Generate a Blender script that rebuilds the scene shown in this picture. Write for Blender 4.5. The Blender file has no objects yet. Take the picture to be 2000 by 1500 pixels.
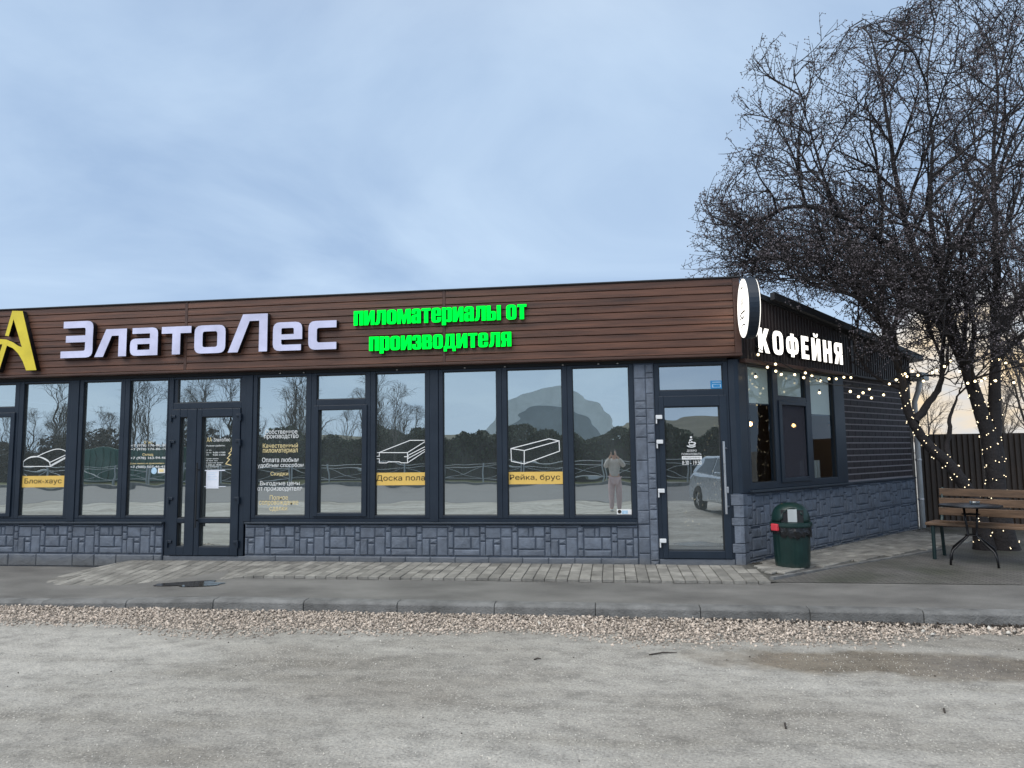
import bpy, math, random
import numpy as np
from mathutils import Vector, Matrix
R = math.radians
random.seed(7); rs = np.random.RandomState(7)
scn = bpy.context.scene
COL = scn.collection

# ------------------------------------------------------------------ camera
F_PX, YAW, PITCH, ROLL = 1390.0, 0.13779, 0.09565, -0.01279
CAMY, CAMZ = -9.45, 1.44
fw = np.array([-math.sin(YAW)*math.cos(PITCH), math.cos(YAW)*math.cos(PITCH), math.sin(PITCH)])
rt = np.cross(fw, [0, 0, 1]); rt /= np.linalg.norm(rt); up = np.cross(rt, fw)
rt2 = rt*math.cos(ROLL) + up*math.sin(ROLL); up2 = -rt*math.sin(ROLL) + up*math.cos(ROLL)
cam = bpy.data.cameras.new('camera'); cam.sensor_width = 36; cam.lens = F_PX/2000*36
cam.clip_start = 0.02; cam.clip_end = 2000
camo = bpy.data.objects.new('camera', cam); COL.objects.link(camo)
camo.matrix_world = Matrix(((rt2[0], up2[0], -fw[0], 0), (rt2[1], up2[1], -fw[1], CAMY), (rt2[2], up2[2], -fw[2], CAMZ), (0, 0, 0, 1)))
scn.camera = camo

# ------------------------------------------------------------------ sky, sun, exposure
SUN_EL, SUN_AZ = R(52), R(215)      # azimuth measured from +Y towards +X
w = bpy.data.worlds.new('World'); scn.world = w; w.use_nodes = True
nt = w.node_tree; N = nt.nodes; L = nt.links; N.clear()
def nd(tree, typ, **kw):
    n = tree.nodes.new(typ)
    for k, v in kw.items(): setattr(n, k, v)
    return n
sky = nd(nt, 'ShaderNodeTexSky', sky_type='NISHITA', sun_disc=False, sun_elevation=SUN_EL, sun_rotation=SUN_AZ, air_density=1.0, dust_density=2.0)
tc = nd(nt, 'ShaderNodeTexCoord'); sep = nd(nt, 'ShaderNodeSeparateXYZ'); L.new(tc.outputs['Generated'], sep.inputs[0])
def wmath(op, a, b=None, clamp=False):
    m = nd(nt, 'ShaderNodeMath', operation=op, use_clamp=clamp)
    for i, v in enumerate((a, b)):
        if v is None: continue
        if isinstance(v, (int, float)): m.inputs[i].default_value = v
        else: L.new(v, m.inputs[i])
    return m.outputs[0]
den = wmath('ADD', wmath('ABSOLUTE', sep.outputs[2]), 0.16)
cb = nd(nt, 'ShaderNodeCombineXYZ'); L.new(wmath('DIVIDE', sep.outputs[0], den), cb.inputs[0]); L.new(wmath('DIVIDE', sep.outputs[1], den), cb.inputs[1])
n1 = nd(nt, 'ShaderNodeTexNoise'); n1.inputs['Scale'].default_value = 0.95; n1.inputs['Detail'].default_value = 7; n1.inputs['Roughness'].default_value = .53; n1.inputs['Distortion'].default_value = .7
L.new(cb.outputs[0], n1.inputs['Vector'])
cr = nd(nt, 'ShaderNodeValToRGB'); L.new(n1.outputs[0], cr.inputs[0])
cr.color_ramp.elements[0].position = .36; cr.color_ramp.elements[0].color = (3.25, 4.55, 6.6, 1)
cr.color_ramp.elements[1].position = .62; cr.color_ramp.elements[1].color = (4.95, 6.35, 8.15, 1)
# paler towards the horizon
hz = wmath('POWER', wmath('SUBTRACT', 1.0, wmath('ABSOLUTE', sep.outputs[2]), True), 5.0)
mxh = nd(nt, 'ShaderNodeMixRGB'); L.new(wmath('MULTIPLY', hz, .75), mxh.inputs[0]); L.new(cr.outputs[0], mxh.inputs[1]); mxh.inputs[2].default_value = (5.0, 6.6, 8.7, 1)
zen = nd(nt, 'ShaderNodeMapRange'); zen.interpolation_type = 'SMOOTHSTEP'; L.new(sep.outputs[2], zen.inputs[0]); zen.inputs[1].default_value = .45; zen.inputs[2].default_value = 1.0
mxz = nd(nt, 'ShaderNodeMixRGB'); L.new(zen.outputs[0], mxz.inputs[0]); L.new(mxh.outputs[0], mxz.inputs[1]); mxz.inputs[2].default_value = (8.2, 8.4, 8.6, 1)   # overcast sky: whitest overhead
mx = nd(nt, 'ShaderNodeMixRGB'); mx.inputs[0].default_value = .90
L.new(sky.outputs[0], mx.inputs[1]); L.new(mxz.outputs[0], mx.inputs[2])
# warm break in the cloud low over the horizon, where the day is ending
vd = nd(nt, 'ShaderNodeVectorMath', operation='DOT_PRODUCT'); L.new(tc.outputs['Generated'], vd.inputs[0])
ga, ge = R(24.5), R(4.5); vd.inputs[1].default_value = (math.sin(ga)*math.cos(ge), math.cos(ga)*math.cos(ge), math.sin(ge))
glow = nd(nt, 'ShaderNodeMapRange'); glow.interpolation_type = 'SMOOTHSTEP'; L.new(vd.outputs['Value'], glow.inputs[0])
glow.inputs[1].default_value = .9905; glow.inputs[2].default_value = .9994
n3 = nd(nt, 'ShaderNodeTexNoise'); n3.inputs['Scale'].default_value = 9; n3.inputs['Detail'].default_value = 4; mp3 = nd(nt, 'ShaderNodeMapping'); mp3.inputs['Scale'].default_value = (1, 1, 3); L.new(tc.outputs['Generated'], mp3.inputs[0]); L.new(mp3.outputs[0], n3.inputs['Vector'])
brk = nd(nt, 'ShaderNodeMapRange'); L.new(n3.outputs[0], brk.inputs[0]); brk.inputs[1].default_value = .35; brk.inputs[2].default_value = .6; brk.inputs[3].default_value = .35
mg = nd(nt, 'ShaderNodeMixRGB'); L.new(wmath('MULTIPLY', glow.outputs[0], brk.outputs[0]), mg.inputs[0]); L.new(mx.outputs[0], mg.inputs[1]); mg.inputs[2].default_value = (9.0, 6.9, 4.2, 1)
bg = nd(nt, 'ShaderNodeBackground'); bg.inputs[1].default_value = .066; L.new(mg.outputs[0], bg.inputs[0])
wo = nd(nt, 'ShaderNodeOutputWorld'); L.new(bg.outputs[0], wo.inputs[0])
sun = bpy.data.lights.new('sun', 'SUN'); sun.energy = 1.5; sun.angle = R(60); sun.color = (1, .955, .89)
so = bpy.data.objects.new('sun', sun); COL.objects.link(so)
sd = Vector((math.sin(SUN_AZ)*math.cos(SUN_EL), math.cos(SUN_AZ)*math.cos(SUN_EL), math.sin(SUN_EL)))
so.rotation_euler = sd.to_track_quat('Z', 'Y').to_euler(); so.location = (0, -5, 30)
scn.view_settings.view_transform = 'Standard'; scn.view_settings.look = 'None'; scn.view_settings.gamma = 1; scn.view_settings.exposure = 0.85
scn.cycles.use_denoising = True; scn.cycles.max_bounces = 6; scn.cycles.transparent_max_bounces = 12
scn.cycles.sample_clamp_indirect = 4

# ------------------------------------------------------------------ pixel helpers (a pixel gives a direction; the plane it lies on gives the distance)
def ray(x, y):
    v = rt2*(x-1000) + up2*(750-y) + fw*F_PX
    return v
def FX(x, y, Y=0.0):
    d = ray(x, y); t = (Y-CAMY)/d[1]; return d[0]*t, d[2]*t+CAMZ
SA = 0.7213; SD = np.array([math.sin(SA), math.cos(SA)]); SN = np.array([math.cos(SA), -math.sin(SA)]); SC = np.array([1.62, 0.0])
def SP(s, off, z):                 # point on the side wall: s along it, off metres outward
    p = SC + SD*s + SN*off; return (p[0], p[1], z)
def SX(x, y, off=0.0):
    r = ray(x, y); C = SC+SN*off
    t, s = np.linalg.solve(np.array([[r[0], -SD[0]], [r[1], -SD[1]]]), C-np.array([0, CAMY])); return s, t*r[2]+CAMZ

# ------------------------------------------------------------------ object helpers
WORLD = {}
def link(o, parent=None, at=(0, 0, 0)):
    COL.objects.link(o); at = Vector(at); WORLD[o.name] = at
    if parent is not None:
        o.parent = parent; o.location = at - WORLD[parent.name]
    else: o.location = at
    return o
def empty(name, at, label, cat, group=None):
    o = bpy.data.objects.new(name, None); o.empty_display_size = .2
    link(o, None, at); tag(o, label, cat, group); return o
def tag(o, label=None, cat=None, group=None, kind=None):
    for k, v in (('label', label), ('category', cat), ('group', group), ('kind', kind)):
        if v: o[k] = v
    return o
class MB:
    def __init__(s): s.v = []; s.f = []
    def add(s, vs, fs):
        b = len(s.v); s.v += [tuple(map(float, p)) for p in vs]; s.f += [tuple(i+b for i in f) for f in fs]; return s
    def box(s, x0, x1, y0, y1, z0, z1, fn=None):
        vs = [(x, y, z) for z in (z0, z1) for y in (y0, y1) for x in (x0, x1)]
        if fn: vs = [fn(*p) for p in vs]
        return s.add(vs, [(0, 2, 3, 1), (4, 5, 7, 6), (0, 1, 5, 4), (2, 6, 7, 3), (0, 4, 6, 2), (1, 3, 7, 5)])
    def tube(s, pts, rad, k=8, cap=True):
        pts = [Vector(p) for p in pts]; n = len(pts); b = len(s.v)
        if not isinstance(rad, (list, tuple)): rad = [rad]*n
        ref = None
        for i, p in enumerate(pts):
            t = (pts[min(i+1, n-1)]-pts[max(i-1, 0)]).normalized()
            if ref is None: ref = t.orthogonal().normalized()
            ref = (ref - t*ref.dot(t)); ref = ref.normalized() if ref.length > 1e-6 else t.orthogonal().normalized()
            q = t.cross(ref)
            for j in range(k):
                a = 2*math.pi*j/k; v = p + (ref*math.cos(a)+q*math.sin(a))*rad[i]; s.v.append(tuple(v))
        for i in range(n-1):
            for j in range(k):
                a = b+i*k+j; c = b+i*k+(j+1) % k; s.f.append((a, c, c+k, a+k))
        if cap: s.f.append(tuple(range(b+k-1, b-1, -1))); s.f.append(tuple(range(b+(n-1)*k, b+n*k)))
        return s
    def lathe(s, prof, k=24, c=(0, 0, 0), capb=True, capt=True):
        b = len(s.v); n = len(prof)
        for r, z in prof:
            for j in range(k):
                a = 2*math.pi*j/k; s.v.append((c[0]+r*math.cos(a), c[1]+r*math.sin(a), c[2]+z))
        for i in range(n-1):
            for j in range(k):
                a = b+i*k+j; d = b+i*k+(j+1) % k; s.f.append((a, d, d+k, a+k))
        if capb: s.f.append(tuple(range(b+k-1, b-1, -1)))
        if capt: s.f.append(tuple(range(b+(n-1)*k, b+n*k)))
        return s
    def prism(s, poly, fa, fb):          # poly 2-D points, fa/fb map to 3-D front and back
        n = len(poly); b = len(s.v); s.v += [tuple(fa(*p)) for p in poly]+[tuple(fb(*p)) for p in poly]
        s.f.append(tuple(range(b, b+n))); s.f.append(tuple(range(b+2*n-1, b+n-1, -1)))
        for i in range(n): j = (i+1) % n; s.f.append((b+j, b+i, b+n+i, b+n+j))
        return s
    def mesh(s, name, mat=None, at=(0, 0, 0), smooth=False):
        m = bpy.data.meshes.new(name); v = np.array(s.v, float)-np.array(at, float)
        m.from_pydata(v.tolist(), [], s.f); m.update()
        if mat: m.materials.append(mat)
        if smooth: m.shade_smooth()
        return m
    def build(s, name, mat, parent=None, at=None, smooth=False, bevel=0, recalc=False):
        if at is None:
            a = np.array(s.v); at = (a.min(0)+a.max(0))/2; at[2] = a[:, 2].min()
        m = s.mesh(name, mat, at, smooth)
        if recalc:
            import bmesh
            bm = bmesh.new(); bm.from_mesh(m); bmesh.ops.recalc_face_normals(bm, faces=bm.faces); bm.to_mesh(m); bm.free()
        o = bpy.data.objects.new(name, m); link(o, parent, at)
        if bevel:
            md = o.modifiers.new('bevel', 'BEVEL'); md.width = bevel; md.segments = 2; md.limit_method = 'ANGLE'
        return o
def np_mesh(name, V, Fc, mat, parent=None, at=(0, 0, 0), smooth=False):
    m = bpy.data.meshes.new(name); V = np.asarray(V, np.float32)-np.asarray(at, np.float32); Fc = np.asarray(Fc, np.int32); k = Fc.shape[1]
    m.vertices.add(len(V)); m.vertices.foreach_set('co', V.ravel())
    m.loops.add(Fc.size); m.loops.foreach_set('vertex_index', Fc.ravel())
    m.polygons.add(len(Fc)); m.polygons.foreach_set('loop_start', np.arange(0, Fc.size, k, dtype=np.int32))
    if smooth: m.polygons.foreach_set('use_smooth', np.ones(len(Fc), bool))
    m.materials.append(mat); m.update(calc_edges=True); m.validate()
    o = bpy.data.objects.new(name, m); return link(o, parent, at)

# ------------------------------------------------------------------ materials
def newmat(name):
    m = bpy.data.materials.new(name); m.use_nodes = True; t = m.node_tree; t.nodes.clear()
    o = t.nodes.new('ShaderNodeOutputMaterial'); return m, t, o
def mat(name, col, rough=.6, metal=0, var=.2, scale=5, bump=.1, bscale=60, stretch=(1, 1, 1), rand=0, spec=.5, col2=None, isl=0, coat=0, detail=6):
    m, t, o = newmat(name); b = nd(t, 'ShaderNodeBsdfPrincipled'); t.links.new(b.outputs[0], o.inputs[0])
    tcx = nd(t, 'ShaderNodeTexCoord'); geo = nd(t, 'ShaderNodeNewGeometry')
    mp = nd(t, 'ShaderNodeMapping'); mp.inputs['Scale'].default_value = stretch; t.links.new(geo.outputs['Position'], mp.inputs[0])
    n = nd(t, 'ShaderNodeTexNoise'); n.inputs['Scale'].default_value = scale; n.inputs['Detail'].default_value = detail; n.inputs['Roughness'].default_value = .6; t.links.new(mp.outputs[0], n.inputs['Vector'])
    r = nd(t, 'ShaderNodeValToRGB'); t.links.new(n.outputs[0], r.inputs[0])
    c2 = col2 or tuple(min(1, c*(1+var)) for c in col); c1 = tuple(c*(1-var) for c in col)
    r.color_ramp.elements[0].position = .32; r.color_ramp.elements[1].position = .68
    r.color_ramp.elements[0].color = (*c1, 1); r.color_ramp.elements[1].color = (*c2, 1)
    out = r.outputs[0]
    if rand or isl:
        src = nd(t, 'ShaderNodeObjectInfo').outputs['Random'] if rand else geo.outputs['Random Per Island']
        amt = rand or isl
        mr = nd(t, 'ShaderNodeMapRange'); t.links.new(src, mr.inputs[0]); mr.inputs[3].default_value = 1-amt; mr.inputs[4].default_value = 1+amt
        mm = nd(t, 'ShaderNodeVectorMath', operation='SCALE'); t.links.new(out, mm.inputs[0]); t.links.new(mr.outputs[0], mm.inputs['Scale']); out = mm.outputs[0]
    t.links.new(out, b.inputs['Base Color'])
    b.inputs['Metallic'].default_value = metal; b.inputs['Specular IOR Level'].default_value = spec; b.inputs['Coat Weight'].default_value = coat
    rr = nd(t, 'ShaderNodeMapRange'); t.links.new(n.outputs[0], rr.inputs[0]); rr.inputs[3].default_value = max(0, rough-.12); rr.inputs[4].default_value = min(1, rough+.12); t.links.new(rr.outputs[0], b.inputs['Roughness'])
    if bump:
        n2 = nd(t, 'ShaderNodeTexNoise'); n2.inputs['Scale'].default_value = bscale; n2.inputs['Detail'].default_value = 5; t.links.new(mp.outputs[0], n2.inputs['Vector'])
        bp = nd(t, 'ShaderNodeBump'); bp.inputs['Strength'].default_value = bump; bp.inputs['Distance'].default_value = .02; t.links.new(n2.outputs[0], bp.inputs['Height']); t.links.new(bp.outputs[0], b.inputs['Normal'])
    return m
def emit(name, col, s):
    m, t, o = newmat(name); e = nd(t, 'ShaderNodeEmission'); e.inputs[0].default_value = (*col, 1); e.inputs[1].default_value = s; t.links.new(e.outputs[0], o.inputs[0]); return m
def glass(name, refl, tint, wav=.03, rough=0.0, gcol=(.86, .92, .95), dust=0):
    m, t, o = newmat(name); geo = nd(t, 'ShaderNodeNewGeometry'); oi = nd(t, 'ShaderNodeObjectInfo')
    ad = nd(t, 'ShaderNodeVectorMath', operation='ADD'); t.links.new(geo.outputs['Position'], ad.inputs[0])
    sc = nd(t, 'ShaderNodeMath', operation='MULTIPLY'); sc.inputs[1].default_value = 37; t.links.new(oi.outputs['Random'], sc.inputs[0]); t.links.new(sc.outputs[0], ad.inputs[1])
    mp = nd(t, 'ShaderNodeMapping'); mp.inputs['Scale'].default_value = (.8, .8, 1.6); t.links.new(ad.outputs[0], mp.inputs[0])
    n = nd(t, 'ShaderNodeTexNoise'); n.inputs['Scale'].default_value = 2.2; n.inputs['Detail'].default_value = 1; t.links.new(mp.outputs[0], n.inputs['Vector'])
    bp = nd(t, 'ShaderNodeBump'); bp.inputs['Strength'].default_value = wav; bp.inputs['Distance'].default_value = .05; t.links.new(n.outputs[0], bp.inputs['Height'])
    g = nd(t, 'ShaderNodeBsdfGlossy'); g.inputs['Roughness'].default_value = rough; g.inputs[0].default_value = (*gcol, 1); t.links.new(bp.outputs[0], g.inputs['Normal'])
    tr = nd(t, 'ShaderNodeBsdfTransparent'); tr.inputs[0].default_value = (*tint, 1)
    lw = nd(t, 'ShaderNodeFresnel'); lw.inputs[0].default_value = 1.5
    ma = nd(t, 'ShaderNodeMath', operation='MULTIPLY_ADD'); t.links.new(lw.outputs[0], ma.inputs[0]); ma.inputs[1].default_value = 1-refl; ma.inputs[2].default_value = refl
    bf = nd(t, 'ShaderNodeMath', operation='SUBTRACT'); bf.inputs[0].default_value = 1; t.links.new(geo.outputs['Backfacing'], bf.inputs[1])
    mb_ = nd(t, 'ShaderNodeMath', operation='MULTIPLY'); t.links.new(bf.outputs[0], mb_.inputs[0]); t.links.new(ma.outputs[0], mb_.inputs[1])
    ms = nd(t, 'ShaderNodeMixShader'); t.links.new(mb_.outputs[0], ms.inputs[0]); t.links.new(tr.outputs[0], ms.inputs[1]); t.links.new(g.outputs[0], ms.inputs[2])
    if dust:
        dn = nd(t, 'ShaderNodeTexNoise'); dn.inputs['Scale'].default_value = 1.4; dn.inputs['Detail'].default_value = 7; dn.inputs['Roughness'].default_value = .65; t.links.new(ad.outputs[0], dn.inputs['Vector'])
        dr = nd(t, 'ShaderNodeMapRange'); t.links.new(dn.outputs[0], dr.inputs[0]); dr.inputs[1].default_value = .25; dr.inputs[2].default_value = .75; dr.inputs[3].default_value = dust*.5; dr.inputs[4].default_value = dust*1.5
        df = nd(t, 'ShaderNodeBsdfDiffuse'); df.inputs[0].default_value = (.52, .60, .60, 1); m2 = nd(t, 'ShaderNodeMixShader'); t.links.new(dr.outputs[0], m2.inputs[0]); t.links.new(ms.outputs[0], m2.inputs[1]); t.links.new(df.outputs[0], m2.inputs[2]); t.links.new(m2.outputs[0], o.inputs[0])
    else: t.links.new(ms.outputs[0], o.inputs[0])
    return m
M = dict(
 frame=mat('anthracite_aluminium', (.0125, .022, .037), .40, 0, .12, 3, .02, 200, spec=.45),
 gasket=mat('black_gasket', (.008, .010, .013), .6, 0, .1, 3, 0),
 stone=mat('painted_plinth_stone', (.120, .143, .182), .58, 0, .24, 9, .45, 55, rand=.12),
 grout=mat('plinth_joint', (.062, .080, .112), .8, 0, .2, 12, .2, 60),
 plank=mat('brown_wood_plank', (.098, .041, .0235), .46, 0, .5, 3.6, .12, 16, stretch=(.35, 1, 7), rand=.12),
 planktrim=mat('brown_trim', (.07, .032, .021), .45, 0, .25, 4, .05, 30, stretch=(.3, 1, 5)),
 backing=mat('dark_backing', (.012, .008, .007), .8, 0, .1, 3, 0),
 ribs=mat('dark_brown_profile', (.018, .010, .009), .5, 0, .3, 3, .03, 40),
 brick=mat('dark_brown_brick', (.021, .014, .017), .62, 0, .3, 10, .35, 80, rand=.25),
 mortar=mat('grey_mortar', (.27, .25, .265), .9, 0, .15, 30, .2, 90),
 interior=mat('interior_plaster', (.16, .15, .14), .9, 0, .06, 1, 0),
 roof=mat('dark_roof_metal', (.03, .032, .036), .5, .3, .2, 3, .04, 40),
 sill=mat('sill_flashing', (.032, .044, .060), .42, .2, .12, 3, .03, 60),
 letter=mat('white_letter_face', (.64, .65, .86), .32, 0, .16, 2.5, 0),
 ret=mat('black_letter_return', (.006, .007, .010), .4, 0, .1, 3, 0),
 yellow=mat('yellow_letter_face', (.74, .60, .045), .4, 0, .12, 4, .03, 30),
 gret=mat('green_letter_return', (.0, .12, .012), .5, 0, .1, 3, 0),
 banner=mat('yellow_banner', (.80, .53, .13), .5, 0, .05, 4, 0),
 vwhite=mat('white_vinyl', (.85, .86, .86), .5, 0, .03, 4, 0),
 vcream=mat('cream_vinyl', (.86, .70, .36), .5, 0, .03, 4, 0),
 vblack=mat('black_vinyl', (.02, .016, .010), .5, 0, .03, 4, 0),
 vblue=mat('blue_sticker', (.03, .28, .62), .5, 0, .1, 8, 0),
 vpale=mat('pale_blue_sticker', (.45, .66, .85), .5, 0, .2, 30, 0),
 paper=mat('white_paper', (.80, .83, .92), .8, 0, .04, 12, .05, 40),
 steel=mat('brushed_steel', (.62, .63, .65), .3, .9, .08, 6, .03, 80),
 whiteplastic=mat('white_plastic', (.72, .74, .76), .4, 0, .05, 6, 0),
 film=glass('mirror_film_glass', .66, (.4, .44, .45), .022, gcol=(.90, .97, .96), dust=.07),
 clear=glass('cafe_glass', .0, (.93, .945, .94), .02),
 doorglass=glass('cafe_door_glass', .50, (.47, .49, .5), .02, dust=.06),
 blind=mat('grey_green_blind', (.55, .62, .59), .9, 0, .05, 3, .03, 120),
 screen=mat('insect_screen', (.045, .045, .06), .9, 0, .05, 3, 0),
 asphalt=mat('sidewalk_asphalt', (.168, .163, .154), .66, 0, .34, 1.7, .9, 160, stretch=(.55, 1, 1), col2=(.24, .235, .222), detail=10),
 paver=mat('grey_paver', (.235, .228, .208), .75, 0, .3, 5, .6, 90, rand=.26),
 kerb=mat('concrete_kerb', (.15, .152, .15), .8, 0, .35, 5, .6, 60, rand=.12),
 bark=mat('dark_bark', (.026, .0225, .0235), .85, 0, .35, 8, .8, 30),
 bud=mat('grey_bud', (.15, .13, .145), .8, 0, .25, 20, 0, isl=.4),
 gravel=mat('limestone_gravel', (.43, .37, .315), .85, 0, .16, 25, .2, 90, isl=.62),
 pebble=mat('pale_pebble', (.50, .48, .435), .85, 0, .15, 30, .2, 90, isl=.4),
 dirt=mat('dark_dirt_clod', (.05, .042, .036), .9, 0, .2, 30, .2, 90, isl=.3),
 bingreen=mat('dark_green_plastic', (.004, .024, .021), .38, 0, .18, 6, .04, 40),
 bag=mat('black_bin_bag', (.006, .006, .007), .3, 0, .1, 12, .4, 25),
 red=mat('red_plastic', (.62, .05, .07), .4, 0, .12, 10, .05, 30),
 binplate=mat('pale_grey_plate', (.42, .46, .47), .55, 0, .06, 10, 0),
 benchwood=mat('varnished_bench_wood', (.125, .076, .045), .55, 0, .4, 4, .15, 22, stretch=(1, 1, 6), rand=.12),
 benchmetal=mat('dark_green_bench_metal', (.008, .025, .026), .4, .1, .15, 5, .03, 50),
 tablemetal=mat('black_table_metal', (.012, .012, .014), .35, .4, .15, 5, .02, 50),
 fence=mat('brown_profile_fence', (.050, .036, .027), .55, 0, .2, 2, .03, 40),
 pipe=mat('white_downpipe', (.58, .60, .61), .45, 0, .08, 5, .03, 40),
 wire=mat('black_wire', (.01, .01, .01), .6, 0, .1, 3, 0),
 hedge=mat('dark_hedge_leaf', (.022, .034, .016), .8, 0, .4, 4, 0, isl=.5),
 grass=mat('winter_grass', (.075, .085, .032), .9, 0, .35, 1.2, .5, 90),
 road=mat('far_road_asphalt', (.13, .13, .135), .75, 0, .15, .6, .3, 120),
 rail=mat('galvanised_rail', (.38, .40, .42), .5, .4, .1, 4, 0),
 twig=mat('grey_brown_twig', (.075, .064, .056), .85, 0, .25, 4, .2, 40),
 shed=mat('pale_sheet_metal', (.62, .68, .70), .45, .2, .12, .7, .05, 12),
 greenmetal=mat('green_container_paint', (.012, .085, .070), .5, 0, .15, 2, .05, 20),
 block=mat('pale_render_wall', (.42, .40, .37), .85, 0, .12, 1, .1, 20),
 hill=mat('far_hillside', (.10, .10, .075), .95, 0, .35, .06, 0),
)
M['scrub'] = mat('brown_scrub', (.05, .042, .034), .9, 0, .3, 3, 0, isl=.5)
def splash(m, top, col, amt):
    # dried mud thrown up from the ground: ragged noise-edged stain with its own colour
    t = m.node_tree; b = [n for n in t.nodes if n.type == 'BSDF_PRINCIPLED'][0]; src = b.inputs['Base Color'].links[0].from_socket
    geo = nd(t, 'ShaderNodeNewGeometry'); sp = nd(t, 'ShaderNodeSeparateXYZ'); t.links.new(geo.outputs['Position'], sp.inputs[0])
    n = nd(t, 'ShaderNodeTexNoise'); n.inputs['Scale'].default_value = 9; n.inputs['Detail'].default_value = 8; n.inputs['Roughness'].default_value = .7; t.links.new(geo.outputs['Position'], n.inputs['Vector'])
    a = nd(t, 'ShaderNodeMath', operation='MULTIPLY_ADD'); t.links.new(n.outputs[0], a.inputs[0]); a.inputs[1].default_value = -.9*top*2; t.links.new(sp.outputs[2], a.inputs[2])
    mr = nd(t, 'ShaderNodeMapRange'); t.links.new(a.outputs[0], mr.inputs[0]); mr.inputs[1].default_value = -.2*top; mr.inputs[2].default_value = -1.1*top; mr.inputs[4].default_value = amt
    mx_ = nd(t, 'ShaderNodeMixRGB'); t.links.new(mr.outputs[0], mx_.inputs[0]); t.links.new(src, mx_.inputs[1]); mx_.inputs[2].default_value = (*col, 1); t.links.new(mx_.outputs[0], b.inputs['Base Color'])
splash(M['stone'], .16, (.125, .12, .105), .6); splash(M['bingreen'], .12, (.06, .055, .045), .45); splash(M['kerb'], -.5, (.2, .18, .15), 0)
M['endp'] = mat('blue_grey_sheet', (.24, .29, .32), .6, 0, .12, .7, .05, 12)
M['grn'] = emit('lit_green_letter', (.0, .93, .045), 1.05)
M['litwhite'] = emit('lit_white_letter', (1, .96, .88), 1.25)
M['disc'] = emit('lit_round_sign', (1, .97, .90), 1.0)
M['bulb'] = emit('warm_bulb', (1, .80, .47), 2.6)
M['micro'] = emit('warm_micro_bulb', (1, .82, .55), 1.7)
M['pend'] = emit('warm_pendant_bulb', (1, .55, .18), 22)

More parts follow.
